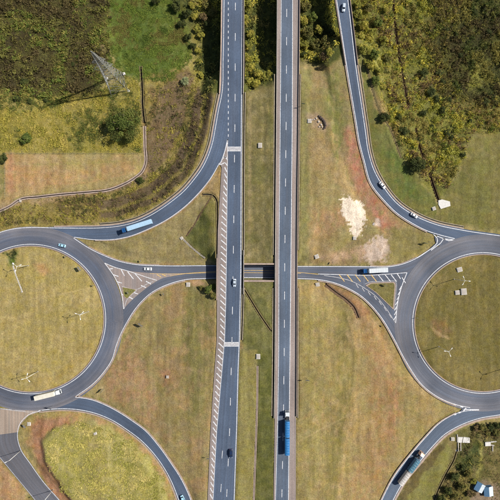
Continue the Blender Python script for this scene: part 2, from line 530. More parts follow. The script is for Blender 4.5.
# --- link road through the underpass, westbound half then eastbound half
UN_T = [(60, 236), (74, 237.5), (88.4, 247), (104, 254.7), (120, 260.7), (135.6, 263.8), (159, 265), (206, 265), (301, 265.8), (370, 266), (385.6, 266.2), (401, 263.8), (416.8, 257.3), (432.4, 247), (436, 243)]
UN_B = [(78, 252), (92, 257), (104.7, 263), (115, 267.5), (130, 271), (150, 273), (170, 273.5), (206, 272.3), (301, 272.8), (340, 274), (370, 274.6), (390, 273.5), (407, 272.4), (420, 266), (440, 254)]
road_un = strip("link_road_westbound", UN_T, UN_B, z_zero, "asphalt_grey", 0.012)
tag(road_un, "upper lane of the link road passing under the motorway", kind="structure")
US_T = [(104, 345), (114, 325), (123.6, 309.2), (130, 302), (138, 294.8), (146, 288.4), (154, 282.8), (162, 278.5), (170, 276.4), (185, 274), (206, 272.3), (301, 272.8), (318, 274.7), (338.8, 278), (350, 281), (365, 289), (376, 297), (386, 309), (396, 323), (410, 345)]
US_B = [(104, 372), (113, 358), (116.5, 347), (122, 333), (128.4, 321), (134.8, 310.8), (142.8, 301.2), (150.8, 294), (160.4, 288.4), (170, 284.4), (185, 280.4), (206, 279.2), (301, 279.4), (318, 280.2), (333.6, 283.3), (349, 289.5), (362, 297.5), (372, 307), (383, 321), (393.4, 339), (403.8, 359), (412, 372)]
road_us = strip("link_road_eastbound", US_T, US_B, z_zero, "asphalt_grey", 0.016)
tag(road_us, "lower lane of the link road passing under the motorway", kind="structure")
# --- slip road bottom left (joins the motorway beyond the bottom edge)
EL_T = [(50, 398), (75.4, 396.5), (91, 399), (104, 403.8), (118, 411), (132, 420), (146, 430.5), (159, 445.4), (172, 463.6), (182.4, 480), (191.5, 500), (199, 525), (203, 560), (201, 640)]
EL_B = [(39, 411.4), (57, 409.7), (78, 410.5), (96, 414.4), (111.8, 421), (126, 430), (140, 440.5), (150, 450.5), (160.5, 464), (169.8, 480), (177.8, 500), (186, 525), (192, 560), (192, 640)]
road_el = strip("slip_road_lower_left", EL_T, EL_B, z_exitL, "asphalt_blue", 0.020)
tag(road_el, "curved slip road leaving the left roundabout towards the bottom edge", kind="structure")
# --- slip road bottom right
ER_T = [(500, 408), (479, 409.5), (466, 410.3), (455.8, 413), (440, 422), (424.6, 437.6), (409, 455.8), (393.4, 476.6), (381.7, 499), (366, 540), (352, 620)]
ER_B = [(520, 412), (500, 415.8), (479, 419.4), (461, 426), (445.4, 435), (432.4, 448), (419.4, 463.6), (406.4, 479), (394.7, 499), (379, 540), (365, 620)]
road_er = strip("slip_road_lower_right", ER_T, ER_B, z_exitR, "asphalt_teal", 0.020)
tag(road_er, "curved slip road climbing to the right roundabout from the bottom edge", kind="structure")
# --- side road in the bottom left corner
BL_R = [(42, 410.8), (28.6, 415.5), (20, 425), (18, 434), (20.8, 448), (31, 463.6), (44, 481.8), (60, 500), (96, 545), (150, 620)]
BL_L = [(-30, 407), (-30, 418), (-22, 430), (-12, 444), (0, 458.4), (13, 474), (34, 499.5), (68, 545), (120, 620)]
road_bl = strip("side_road", BL_R, BL_L, z_zero, "asphalt_dark", 0.024)
tag(road_bl, "dark side road entering at the bottom left corner", kind="structure")
patch("junction_apron", [(-30, 407.5), (20, 410.2), (42, 411), (28.6, 415.6), (20.2, 425), (18.4, 432), (8, 433.5), (0, 434.5), (-22, 436), (-34, 425)], z_zero, "asphalt_tan", 0.036, road_bl)
strip("west_approach", [(-34, 406), (-70, 400), (-200, 390)], [(-34, 432), (-80, 425), (-200, 412)], z_zero, "asphalt_grey", 0.02, road_bl)
strip("east_approach", [(560, 262), (620, 268), (760, 270)], [(560, 290), (620, 283), (760, 286)], z_zero, "asphalt_grey", 0.024, ring_r)
# --- painted gores
patch("painted_gore", [(104.7, 263), (115, 267.5), (130, 271), (150, 273), (170, 273.5), (190, 272.9), (185, 274), (170, 276.4), (162, 278.5), (154, 282.8), (146, 288.4), (138, 294.8), (130, 302), (123.6, 309.2), (122, 297), (118, 283), (112, 272)], z_zero, "asphalt_shoulder", 0.002, road_un)
patch("painted_gore", [(320, 273.4), (340, 274), (370, 274.6), (390, 273.5), (407, 272.4), (413, 269.5), (405, 288), (400, 303), (396, 323), (386, 309), (376, 297), (365, 289), (350, 281), (338.8, 278), (320, 275)], z_zero, "asphalt_grey", 0.002, road_us)
patch("painted_gore", [(432.4, 247), (427, 251), (436, 243), (434.5, 237), (440, 236), (454.5, 239.6), (443, 245)], z_zero, "asphalt_grey", 0.036, road_rr)
patch("painted_gore", [(461, 406.8), (479, 409.5), (466, 410.3), (460, 411.6), (462, 409.2)], z_zero, "asphalt_grey", 0.036, road_er)
patch("painted_gore", [(228, 139.5), (228, 165), (221.4, 167), (220, 163), (224.5, 153)], z_hw, "asphalt_shoulder", 0.014, road_lc)

# ------------------------------------------------------------------ terrain
def densify(pts, step=1.5):
    n = max(2, int(plen(pts) / step) + 1)
    return resample(pts, n, len(pts) > 2)
CTRL = []
for x in (245, 258, 270):
    for y in (110, 150, 200, 240, 256, 262, 282, 288, 320, 380, 440, 500, 580): CTRL.append((x, y, 5.8))
for x in range(130, 420, 15):
    for y in (-160, -100, -50, 0, 25, 42): CTRL.append((x, y, -5.2))
for y in (-400, -370, -340, -310, -280):
    for x in range(160, 360, 20): CTRL.append((x, y, 5.8))
for x, y, z in [(258, 60, -3.5), (258, 80, 2.5), (320, 62, 0), (320, 80, 4), (318, 110, 5.5), (330, 140, 5.2), (310, 200, 5), (330, 230, 2.5), (320, 250, 1.2),
                (195, 60, -4.5), (205, 75, -3.5), (190, 95, 0), (205, 110, 2.2), (170, 90, -1.5), (160, 130, -0.5), (180, 150, 1.2), (150, 180, 0), (120, 205, 0), (80, 212, 0),
                (0, 0, -3), (50, 30, -3), (100, 50, -3), (150, 30, -4), (0, 80, -2), (60, 100, -2), (110, 90, -2), (30, 140, -1.2), (100, 140, -1.2), (30, 180, -0.6), (100, 175, -0.6), (0, 215, -0.2),
                (-200, -100, -3), (-200, 100, -2), (-150, 300, 0), (-150, 500, 0), (60, 620, 2), (-100, 650, 1),
                (372, 60, -3.5), (385, 110, -0.8), (400, 150, 0), (420, 40, -4), (460, 60, -4), (500, 30, -4), (440, 120, -2.5), (480, 110, -2.5), (440, 170, -0.8), (480, 180, -0.3), (420, 195, 0), (500, 210, 0), (700, 50, -3), (700, 300, 0), (700, 500, -1),
                (340, 215, 2.2), (360, 240, 0.8), (385, 235, 0.3), (405, 240, 0.1), (340, 255, 0.4), (312, 262, 0.2),
                (170, 250, 0.2), (150, 250, 0), (186, 236, 0.6), (198, 222, 2.5), (212, 215, 5.4), (185, 258, 0.1), (196, 262, 0.1),
                (60, 460, 2.4), (100, 440, 2.6), (110, 470, 4), (140, 480, 4.6), (80, 490, 2.6), (130, 455, 3.4),
                (150, 330, 0.6), (180, 330, 2.5), (150, 380, 1.2), (120, 370, 0.3), (180, 400, 4), (180, 440, 4.4), (200, 330, 4.4),
                (320, 320, 4.6), (340, 340, 3), (360, 360, 2), (380, 400, 1.2), (330, 420, 3.6), (360, 450, 2.0), (410, 410, 0.6), (430, 420, 0.3), (370, 330, 1.2), (345, 310, 1.6),
                (430, 480, -0.8), (460, 470, -1.2), (490, 480, -1.0), (480, 440, -0.8), (500, 430, -0.6), (560, 480, -1), (420, 500, -0.5)]:
    CTRL.append((x, y, z))
SA = np.array(SAMPLES, np.float32)
ref = SA[::6]
ref = ref[~((ref[:, 3] < 0.2) & (ref[:, 0] > 200) & (ref[:, 0] < 306))]
ctrl = np.vstack([np.array(CTRL, np.float32), ref[:, [0, 1, 3]]])
gx = np.arange(-400, 905, 6.0, dtype=np.float32)
gy = np.arange(-400, 905, 6.0, dtype=np.float32)
GX, GY = np.meshgrid(gx, gy)
num = np.zeros_like(GX); den = np.zeros_like(GX)
for c in ctrl:
    w = 1.0 / ((GX - c[0]) ** 2 + (GY - c[1]) ** 2 + 9.0) ** 1.7
    num += w * c[2]; den += w
FIELD = num / den
def bil(F, x0, y0, st, X, Y):
    fx = np.clip((X - x0) / st, 0, F.shape[1] - 1.001); fy = np.clip((Y - y0) / st, 0, F.shape[0] - 1.001)
    ix, iy = fx.astype(int), fy.astype(int); tx, ty = fx - ix, fy - iy
    return (F[iy, ix] * (1 - tx) + F[iy, ix + 1] * tx) * (1 - ty) + (F[iy + 1, ix] * (1 - tx) + F[iy + 1, ix + 1] * tx) * ty

AX = np.concatenate([-np.array([6000, 3000, 1600, 900, 560, 400, 300, 230, 180, 140, 110, 85, 65, 50, 38, 29, 22, 17, 13]), np.arange(-10, 511, 1.0), 500 + np.array([13, 17, 22, 29, 38, 50, 65, 85, 110, 140, 180, 230, 300, 400, 560, 900, 1600, 3000, 6000])]).astype(np.float32)
TX, TY = np.meshgrid(AX, AX)                 # TY grows downward like the photo
Z = bil(FIELD, -400, -400, 6.0, TX, TY).astype(np.float32)
Z += (fbm(TX * 0.03, TY * 0.03, 1) - 0.5) * 0.9 + (fbm(TX * 0.2, TY * 0.2, 3) - 0.5) * 0.25
MOUND = [(42, 440), (56, 426), (92, 420), (125, 436), (148, 456), (164, 482), (172, 520), (86, 520), (62, 486), (46, 460)]
def sdist0(X, Y, poly):
    p = np.array(poly, float); d = np.full(X.shape, 1e9); ins = np.zeros(X.shape, bool)
    for i in range(len(p)):
        a, b = p[i], p[(i + 1) % len(p)]; e = b - a
        t_ = np.clip(((X - a[0]) * e[0] + (Y - a[1]) * e[1]) / (e @ e), 0, 1)
        d = np.minimum(d, np.hypot(X - a[0] - t_ * e[0], Y - a[1] - t_ * e[1]))
        if a[1] != b[1]: ins ^= ((a[1] > Y) != (b[1] > Y)) & (X < (b[0] - a[0]) * (Y - a[1]) / (b[1] - a[1]) + a[0])
    return np.where(ins, d, -d)
Z += 1.7 * sstep(-2.5, 4.0, sdist0(TX, TY, MOUND)).astype(np.float32)
# nearest road
best = np.full(TX.shape, 1e9, np.float32); bz = np.zeros(TX.shape, np.float32)
lim = np.full(TX.shape, 1e9, np.float32)
for (x, y, hw, z) in SA:
    if 203 < x < 306 and z < 0.2: continue
    r = hw + 26
    i0, i1 = np.searchsorted(AX, (y - r, y + r)); j0, j1 = np.searchsorted(AX, (x - r, x + r))
    sx, sy = TX[i0:i1, j0:j1], TY[i0:i1, j0:j1]
    d = np.sqrt((sx - x) ** 2 + (sy - y) ** 2) - hw
    bb = best[i0:i1, j0:j1]; zz = bz[i0:i1, j0:j1]
    m = d < bb
    bb[m] = d[m]; zz[m] = z
    if z < 0.3:
        ll = lim[i0:i1, j0:j1]
        np.minimum(ll, np.maximum(d - 1.5, 0), out=ll)
for c, r0, r1 in ((CL, RL0, RL1), (CR, RR0, RR1)):
    rr = np.hypot(TX - c[0], TY - c[1])
    d = np.abs(rr - (r0 + r1) / 2) - (r1 - r0) / 2
    m = d < best
    best[m] = d[m]; bz[m] = 0
    Z = np.where(rr < r0, 0.16 + (Z - Z) + (fbm(TX * 0.05, TY * 0.05, 2) - 0.5) * 0.5 * sstep(r0, r0 - 10, rr), Z)
reach = 4 + 1.6 * np.abs(Z - bz)
t = sstep(1.2, 1.2 + np.maximum(reach, 3), best)
Z = np.where(best < 1e8, (bz - 0.12) * (1 - t) + Z * t, Z)
lim_z = np.where(lim < 1e8, 0.05 + 0.8 * lim * S, 1e9)
Z = np.minimum(Z, np.where((TX < 216) | (TX > 300.5), lim_z, 1e9))
Z = np.where(best < 1.0, bz - 0.35, Z)
GORES = ([(104.7, 263), (130, 271), (170, 273.5), (190, 272.9), (162, 278.5), (146, 288.4), (130, 302), (123.6, 309.2), (112, 272)],
         [(320, 273.4), (370, 274.6), (407, 271.4), (413, 268), (407, 286), (400, 303), (396, 323), (376, 297), (350, 281), (338.8, 278)])
def inside(X, Y, poly):
    ins = np.zeros(X.shape, bool)
    for (ax, ay), (bx_, by_) in zip(poly, poly[1:] + poly[:1]):
        if ay != by_: ins ^= ((ay > Y) != (by_ > Y)) & (X < (bx_ - ax) * (Y - ay) / (by_ - ay) + ax)
    return ins
for gp in GORES: Z = np.where(inside(TX, TY, gp), -0.3, Z)
# cut for the underpass
corr = (np.abs(TY - 271.9) < 8.2) & (TX > 203) & (TX < 307)
side = np.clip(np.maximum(203 - TX, TX - 307), 0, 99)
Z = np.where(corr, -0.3, Z)
# slope down to the link road beside the bridge (outside the abutments)
dc = np.maximum(np.abs(TY - 271.9) - 8.2, 0)
edge = ((TX > 200) & (TX < 216.3)) | ((TX > 300.8) & (TX < 310))
Z = np.where(edge, np.minimum(Z, 0.05 + 0.75 * dc * S), Z)
Z0 = Z.copy()                                # before drains are cut

def zat(X, Y, F=None):
    F = Z if F is None else F
    j = int(np.clip(np.searchsorted(AX, X) - 1, 0, len(AX) - 2)); i = int(np.clip(np.searchsorted(AX, Y) - 1, 0, len(AX) - 2))
    tx = (X - AX[j]) / (AX[j + 1] - AX[j]); ty = (Y - AX[i]) / (AX[i + 1] - AX[i])
    return float((F[i, j] * (1 - tx) + F[i, j + 1] * tx) * (1 - ty) + (F[i + 1, j] * (1 - tx) + F[i + 1, j + 1] * tx) * ty)

def G(px, py, F=None):
    """photo pixel -> point on the terrain (a few fixed-point steps)"""
    z = 0.0
    for _ in range(6):
        X, Y = plan(px, py, z); z = zat(X, Y, F)
    return P(px, py, z)

DRAINS = []
def drain(pts, w, depth, name, label, lipmat="concrete_pink", floormat="drain_floor", lip=0.35, cat="drain", group=None, zf=None):
    p = densify(pts, 2.0)
    base = []
    for x, y in p:
        if zf is not None:
            v = P(x, y, zf(x, y)); v.z -= 0.06
        else:
            v = G(x, y, Z0)
        base.append(v)
    # smooth heights a little
    zs = np.array([v.z for v in base]); zs = np.convolve(np.pad(zs, 3, mode='edge'), np.ones(7) / 7, 'valid')
    for v, z in zip(base, zs): v.z = z
    DRAINS.append((base, w + 2 * max(lip - 0.3, 0), depth))
    n = len(base)
    tan = [(base[min(i + 1, n - 1)] - base[max(i - 1, 0)]).normalized() for i in range(n)]
    nor = [Vector((-t_.y, t_.x, 0)).normalized() for t_ in tan]
    h = w / 2
    e = empty(name, base[0]); loc = base[0]
    # lips: an upright slab on each side, floor between them
    for sgn in (-1, 1):
        mb = MB(); rings = []
        for i in range(n):
            a, b = base[i] + nor[i] * sgn * h, base[i] + nor[i] * sgn * (h + lip)
            rings.append([v - loc for v in (a - Vector((0, 0, depth)), b - Vector((0, 0, depth)), b + Vector((0, 0, 0.1)), a + Vector((0, 0, 0.1)))])
        mb.loft(rings); mb.build("side_wall", MATS[lipmat], e)
    mb = MB(); rings = []
    for i in range(n):
        a, b = base[i] - nor[i] * (h + 0.01), base[i] + nor[i] * (h + 0.01)
        f = Vector((0, 0, -depth + 0.05)); g = Vector((0, 0, -depth - 0.1))
        rings.append([v - loc for v in (a + g, b + g, b + f, a + f)])
    mb.loft(rings); mb.build("channel_floor", MATS[floormat], e)
    tag(e, label, cat, group)
    return e

GUT = "dark roadside gutters"
drain([(140.8, 66), (142, 88), (142.8, 110), (144.2, 122)], 1.1, 1.0, "drainage_ditch", "dark vegetated ditch running up beside the big tree", lip=0.4, lipmat="ditch_edge")
drain([(144.6, 126), (145, 148), (145.5, 163), (142, 171.5), (133, 179), (122, 185), (108, 190), (90, 192), (60, 194.5), (38, 197), (20, 199.5), (10, 206), (-12, 216)], 0.55, 0.9, "drainage_channel", "long dark channel bordering the mown rectangular field at left", lip=0.6)
drain([(393, -10), (394.5, 20), (397, 40), (400, 62), (404, 82), (408.5, 108)], 0.8, 1.1, "drainage_channel", "straight dark ditch through scrub, upper stretch near the top edge", lip=0.16, lipmat="wet_earth")
drain([(416, 128), (420, 148), (426, 163)], 0.8, 1.1, "drainage_channel", "short dark ditch stretch in scrub beside the round dark tree", lip=0.16, lipmat="wet_earth")
drain([(429.5, 173), (434, 187), (438.5, 200)], 1.1, 1.1, "drainage_channel", "dark ditch stretch ending at the white concrete apron", lip=0.16, lipmat="wet_earth")
drain([(243.6, 288), (252, 302), (260, 315), (270.6, 330.5)], 0.6, 0.6, "drainage_channel", "dark diagonal drain crossing the median below the bridge", lip=0.5, lipmat="ditch_edge")
drain([(257.5, 366), (257.2, 400), (256, 440), (254.5, 480), (253.5, 510)], 0.25, 0.5, "drainage_channel", "thin tan drain running down the lower median", lip=0.4, lipmat="concrete_pink", floormat="concrete_dark")
drain([(326, 284.6), (336, 292.5), (346.6, 300), (354.4, 308), (358.6, 318)], 0.9, 0.5, "drainage_ditch", "brown curved eroded ditch below the link road right of motorway", lip=0.7, lipmat="wet_earth", floormat="wet_earth")
drain([(212.4, 195), (204, 208), (195, 223), (186.5, 236)], 0.18, 0.4, "drainage_channel", "thin diagonal drain down the embankment left of the bridge", lip=0.22, lipmat="wet_earth", floormat="drain_floor")
drain([(183, 239), (190, 246), (199, 253.5), (205, 258)], 0.25, 0.4, "drainage_channel", "pale stepped drain from white box down towards the underpass", lip=0.26, lipmat="concrete", floormat="concrete_dark")
drain([(203, 194.6), (208, 194.4), (213.5, 195.8), (216.6, 200), (217.4, 208), (217.2, 230), (216.6, 262)], 0.7, 0.7, "drainage_channel", "black curved gutter beside hatched shoulder above the bridge", lip=0.5, lipmat="ditch_edge")
drain([(13, 265.5), (15.5, 274), (18.5, 282), (21.8, 290.5)], 0.3, 0.3, "drainage_channel", "straight white concrete channel on the left roundabout lawn", lip=0.13, lipmat="concrete_white", floormat="concrete_white")
drain([(476, 424), (478, 430)], 0.4, 0.5, "culvert", "short dark culvert mouth below the lower right slip road", lip=0.3, lipmat="concrete_dark")
drain([(432, 505), (440, 486), (447, 472), (454, 459), (456.5, 451)], 0.7, 0.7, "drainage_channel", "dark ditch edging the lawn in the bottom right corner", lip=0.5, lipmat="ditch_edge")
drain([(365, 60), (372, 86), (382, 116), (389, 127), (401, 158)], 0.25, 0.4, "drainage_channel", "thin dark drain between lawn and scrub beside right slip road", lip=0.45, lipmat="ditch_edge", floormat="concrete_dark")
# gutters that follow the roads
def off(pts, d):
    p = resample(pts, max(6, int(plen(pts) / 4)))
    t_ = np.gradient(p, axis=0); t_ /= np.linalg.norm(t_, axis=1)[:, None]
    return [tuple(q) for q in p + np.stack([-t_[:, 1], t_[:, 0]], 1) * d]
def sub(pts, y0, y1):
    return [p for p in pts if y0 <= p[1] <= y1]
drain([(299.7, 74), (298.8, 130), (297.4, 250)], 0.7, 0.6, "roadside_gutter", "dark gutter right of the right carriageway, above the bridge", lip=0.5, lipmat="gutter_edge", zf=z_hw)
drain([(297.4, 288), (297.2, 350), (296.9, 418)], 0.7, 0.6, "roadside_gutter", "dark gutter right of the right carriageway, below the bridge", lip=0.5, lipmat="gutter_edge", zf=z_hw)
drain([(275.6, 74), (275.2, 130), (274.3, 255)], 0.7, 0.6, "roadside_gutter", "dark gutter left of the right carriageway, above the bridge", lip=0.5, lipmat="gutter_edge", zf=z_hw)
drain([(274.0, 288), (273.6, 350), (272.9, 416)], 0.7, 0.6, "roadside_gutter", "dark gutter left of the right carriageway, below the bridge", lip=0.5, lipmat="gutter_edge", zf=z_hw)
drain([(244.3, 92), (243.7, 140), (243.3, 255)], 0.6, 0.6, "roadside_gutter", "dark gutter right of the left carriageway, above the bridge", lip=0.5, lipmat="gutter_edge", zf=z_hw)
drain([(243.2, 288), (242.4, 315), (241.5, 340)], 0.6, 0.6, "roadside_gutter", "dark gutter right of the left carriageway, below the bridge", lip=0.5, lipmat="gutter_edge", zf=z_hw)
drain(off([q for q in RL_L if q[1] >= 93 and q[0] >= 100], 1.9), 0.5, 0.5, "roadside_gutter", "dark gutter along the outer side of the left slip road", lip=0.5, lipmat="gutter_edge", zf=z_rampL)
drain(off([q for q in RR_R if 62 <= q[1] and q[0] <= 480], -1.9), 0.45, 0.5, "roadside_gutter", "dark gutter along the outer side of the right slip road", lip=0.5, lipmat="gutter_edge", zf=z_rampR)

for base, w, depth in DRAINS:
    hw = w / 2 / S + 0.5
    for v in base:
        x, y = 250 + v.x / S, 250 - v.y / S
        i0, i1 = np.searchsorted(AX, (y - hw - 2, y + hw + 2)); j0, j1 = np.searchsorted(AX, (x - hw - 2, x + hw + 2))
        d = np.hypot(TX[i0:i1, j0:j1] - x, TY[i0:i1, j0:j1] - y)
        Z[i0:i1, j0:j1] = np.where(d < hw, np.minimum(Z[i0:i1, j0:j1], v.z - depth - 0.15), Z[i0:i1, j0:j1])

# ------------------------------------------------------------------ land cover
kk = HCAM / (HCAM - Z)
U = 250 + (TX - 250) * kk; V = 250 + (TY - 250) * kk          # where each ground vertex lies in the photo's frame
WU = U + (fbm(TX * 0.12, TY * 0.12, 4) - 0.5) * 9; WV = V + (fbm(TX * 0.12, TY * 0.12, 6) - 0.5) * 9
def sdist(X, Y, poly):
    p = np.array(poly, float); d = np.full(X.shape, 1e9); ins = np.zeros(X.shape, bool)
    for i in range(len(p)):
        a, b = p[i], p[(i + 1) % len(p)]
        e = b - a; L2 = max(e @ e, 1e-9)
        t_ = np.clip(((X - a[0]) * e[0] + (Y - a[1]) * e[1]) / L2, 0, 1)
        d = np.minimum(d, np.hypot(X - a[0] - t_ * e[0], Y - a[1] - t_ * e[1]))
        if a[1] != b[1]:
            c = ((a[1] > Y) != (b[1] > Y)) & (X < (b[0] - a[0]) * (Y - a[1]) / (b[1] - a[1]) + a[0])
            ins ^= c
    return np.where(ins, d, -d)
def pmask(poly, soft=3.0, warp=True):
    return sstep(-soft, soft, sdist(WU if warp else U, WV if warp else V, poly))
ALB = 0.84            # display value -> surface albedo under this sun
def C(r, g, b_):
    return np.array(lin(r, g, b_)) * ALB
n_a = fbm(TX * 0.05, TY * 0.05, 0); n_b = fbm(TX * 0.16, TY * 0.16, 2); n_c = fbm(TX * 0.018, TY * 0.018, 5)
n_v = fbm(TX * 0.35, TY * 0.03, 1)                            # mowing streaks along the motorway
def mix(a, b_, m): return a * (1 - m[..., None]) + b_ * m[..., None]
COL = np.empty(TX.shape + (3,)); COL[:] = C(137, 125, 72)
COL = mix(COL, C(118, 115, 58), sstep(0.45, 0.62, n_a) * 0.7)
COL = mix(COL, C(158, 136, 86), sstep(0.5, 0.68, n_b) * 0.5)
COL = mix(COL, C(150, 116, 76), sstep(0.55, 0.7, n_c) * 0.5)
n_m = fbm(TX * 0.28, TY * 0.16, 6)
HU = U + (fbm(TX * 0.45, TY * 0.45, 3) - 0.5) * 12; HV = V + (fbm(TX * 0.45, TY * 0.45, 7) - 0.5) * 12
def region(poly, c, soft=3, amt=1.0, second=None, s2=0.6, third=None, warp=True):
    global COL
    m = (sstep(-soft, soft, sdist(HU, HV, poly)) if warp == 'fine' else pmask(poly, soft, warp)) * amt
    if soft >= 4 and amt < 0.95: m = m * np.clip(0.25 + 1.5 * sstep(0.25, 0.75, n_m), 0, 1.15)
    cc = np.empty(TX.shape + (3,)); cc[:] = C(*c)
    if second: cc = mix(cc, C(*second), sstep(0.42, 0.62, n_b) * s2)
    if third: cc = mix(cc, C(*third), sstep(0.48, 0.64, n_a) * s2)
    COL = mix(COL, cc, m)
# motorway verges and median
region([(243, 60), (276, 60), (276, 266), (243, 266)], (112, 104, 60), 1.5, 1, (128, 116, 72), 0.6, (98, 98, 50), warp=False)
region([(240, 276), (275, 276), (272, 420), (243, 350)], (108, 106, 56), 1.5, 1, (124, 116, 66), 0.6, (96, 98, 48), warp=False)
region([(236, 350), (257.5, 350), (254, 520), (232, 520)], (134, 124, 66), 1.5, 1, (120, 114, 56), 0.6, warp=False)
region([(258, 350), (274, 350), (274, 520), (254, 520)], (90, 92, 42), 1.5, 1, (102, 100, 50), 0.6, warp=False)
# right of the motorway, above the link road
region([(299, 70), (345, 60), (366, 150), (400, 216), (435, 236), (400, 262), (300, 264)], (138, 122, 74), 2, 1, (124, 116, 66), 0.6, (150, 124, 80))
region([(299, 70), (310, 70), (308, 262), (299, 262)], (118, 116, 64), 3, 0.7)
region([(322, 70), (340, 70), (350, 150), (335, 165), (325, 110)], (104, 106, 52), 6, 0.75)
region([(345, 128), (357, 128), (364, 165), (376, 195), (398, 224), (386, 232), (370, 215), (356, 190), (346, 160)], (164, 110, 82), 6, 0.85, (146, 114, 76), 0.6)
region([(312, 210), (345, 205), (350, 222), (330, 236), (312, 234)], (154, 114, 78), 7, 0.5)
region([(342, 197), (352, 199), (362, 202), (366, 215), (363, 228), (358, 236), (351, 233), (349, 222), (341, 213)], (214, 199, 178), 0.9, 1, (196, 176, 152), 0.3, warp='fine')
region([(362, 246), (374, 238), (384, 236), (388, 244), (391, 252), (386, 260), (370, 263), (362, 258)], (188, 168, 150), 2.4, 0.95, (160, 132, 104), 0.8, warp='fine')
region([(318, 258), (345, 250), (362, 246), (366, 260), (330, 263)], (176, 142, 110), 4, 0.6)
region([(375, 218), (380, 218), (382, 224), (376, 226)], (190, 168, 150), 1, 0.9)
region([(390, 226), (432, 236), (428, 250), (400, 260), (388, 258)], (126, 116, 62), 3, 0.9)
region([(305, 115), (316, 113), (328, 122), (326, 131), (312, 128)], (150, 126, 100), 3, 0.7)
# right of the motorway, below the link road
region([(298, 282), (326, 284), (352, 296), (384, 326), (404, 362), (456, 408), (424, 436), (380, 500), (360, 560), (296, 560), (297, 400)], (142, 124, 72), 2, 1, (130, 118, 64), 0.6, (152, 126, 76))
region([(299, 300), (330, 310), (330, 420), (310, 520), (297, 520)], (132, 122, 66), 8, 0.7)
region([(336, 330), (344, 300), (350, 330), (350, 400), (338, 470), (330, 520), (318, 520), (330, 440)], (116, 108, 52), 5, 0.65)
region([(356, 300), (372, 310), (386, 335), (394, 365), (400, 400), (392, 440), (384, 480), (360, 520), (338, 520), (352, 470), (372, 420), (366, 360)], (152, 116, 72), 8, 0.65, (142, 116, 68), 0.6)
region([(388, 378), (398, 380), (402, 410), (394, 445), (386, 430), (392, 405)], (160, 116, 76), 5, 0.55)
region([(326, 283), (340, 286), (358, 300), (372, 312), (360, 318), (345, 300)], (134, 96, 62), 3, 0.75)
# left, below the link road
region([(130, 330), (150, 296), (185, 283), (216, 283), (216, 360), (206, 500), (192, 500), (170, 450), (130, 414), (100, 398), (112, 365)], (140, 122, 74), 2, 1, (126, 116, 64), 0.6, (154, 122, 80))
region([(185, 284), (216, 284), (214, 330), (204, 420), (190, 420), (178, 340)], (118, 112, 58), 9, 0.75)
region([(105, 372), (125, 350), (138, 352), (150, 380), (160, 410), (150, 425), (130, 408), (104, 398)], (158, 120, 82), 7, 0.65, (146, 122, 78), 0.6)
region([(160, 372), (170, 370), (174, 380), (164, 386)], (176, 120, 84), 4, 0.6)
region([(186, 281), (200, 279), (205, 284), (190, 286)], (176, 136, 100), 2, 0.6)
# left, between slip road and link road
region([(80, 240), (130, 240), (168, 222), (200, 196), (217, 196), (217, 264), (150, 263), (118, 257)], (140, 126, 80), 2, 1, (124, 114, 64), 0.6)
region([(186, 237), (211, 198), (217, 205), (217, 262), (200, 255)], (96, 100, 46), 2, 0.95, (112, 110, 54), 0.5)
region([(207, 197), (217, 197), (217, 250), (211, 245)], (122, 112, 56), 2, 0.7)
# roundabout lawns
def disc(c, r, n=40): return [(c[0] + r * math.cos(2 * math.pi * i / n), c[1] + r * math.sin(2 * math.pi * i / n)) for i in range(n)]
region(disc(CL, RL0 - 0.6), (153, 137, 74), 0.6, 1, (143, 128, 66), 0.7, (160, 141, 84), warp=False)
region([(0, 285), (60, 292), (105, 285), (105, 300), (60, 300), (0, 305)], (160, 142, 84), 5, 0.4)
region([(28, 380), (60, 386), (85, 360), (98, 345), (95, 330), (60, 372)], (150, 126, 60), 8, 0.5)
region([(36, 265), (45, 264), (50, 272), (40, 276)], (164, 122, 70), 3, 0.7)
region([(3, 250), (10, 255), (17, 250), (16, 262), (12, 268), (8, 262)], (88, 102, 48), 2.5, 0.9)
region(disc(CR, RR0 - 0.6), (112, 102, 50), 0.6, 1, (102, 94, 46), 0.7, (124, 110, 58), warp=False)
region([(432, 320), (446, 318), (452, 332), (438, 336)], (136, 96, 56), 5, 0.65)
region([(432, 328), (440, 332), (450, 338), (445, 339), (436, 334)], (168, 142, 100), 1.2, 0.7)
region(disc(CR, 40), (104, 96, 44), 14, 0.5)
region([(121.5, 286.5), (137, 289.4), (127, 299.5), (122.6, 296)], (104, 108, 50), 0.6, 1, warp=False)
region([(365, 284), (370, 282), (395, 281), (396.6, 284), (394.4, 311), (384, 301)], (118, 106, 58), 0.6, 1, (100, 94, 48), 0.5, warp=False)
# top left
region([(-60, -60), (108, -60), (106, 30), (100, 60), (100, 92), (60, 98), (-60, 86)], (70, 66, 34), 4, 1, (58, 52, 32), 0.8, (86, 84, 38))
region([(108, -60), (165, -60), (190, 30), (188, 60), (172, 76), (140, 80), (124, 76), (106, 40)], (86, 104, 36), 4, 1, (76, 94, 30), 0.6, (104, 112, 40))
region([(-60, 84), (60, 96), (100, 90), (126, 76), (142, 82), (143, 154), (-60, 156)], (136, 126, 50), 3, 1, (116, 112, 44), 0.6, (150, 134, 62))
region([(142, 76), (190, 66), (202, 90), (219, 95), (212, 134), (192, 178), (160, 206), (120, 222), (60, 226), (-60, 240), (-60, 214), (10, 206), (60, 196), (118, 188), (146, 168)], (128, 112, 56), 2.5, 1, (100, 84, 46), 0.9, (140, 126, 58))
region([(150, 88), (182, 96), (186, 120), (168, 160), (155, 150)], (116, 92, 56), 5, 0.8)
region([(186, 110), (200, 90), (205, 110), (196, 145), (178, 175), (150, 200), (120, 212), (120, 205), (150, 188), (172, 160)], (84, 68, 42), 3, 0.8, (108, 92, 48), 0.6)
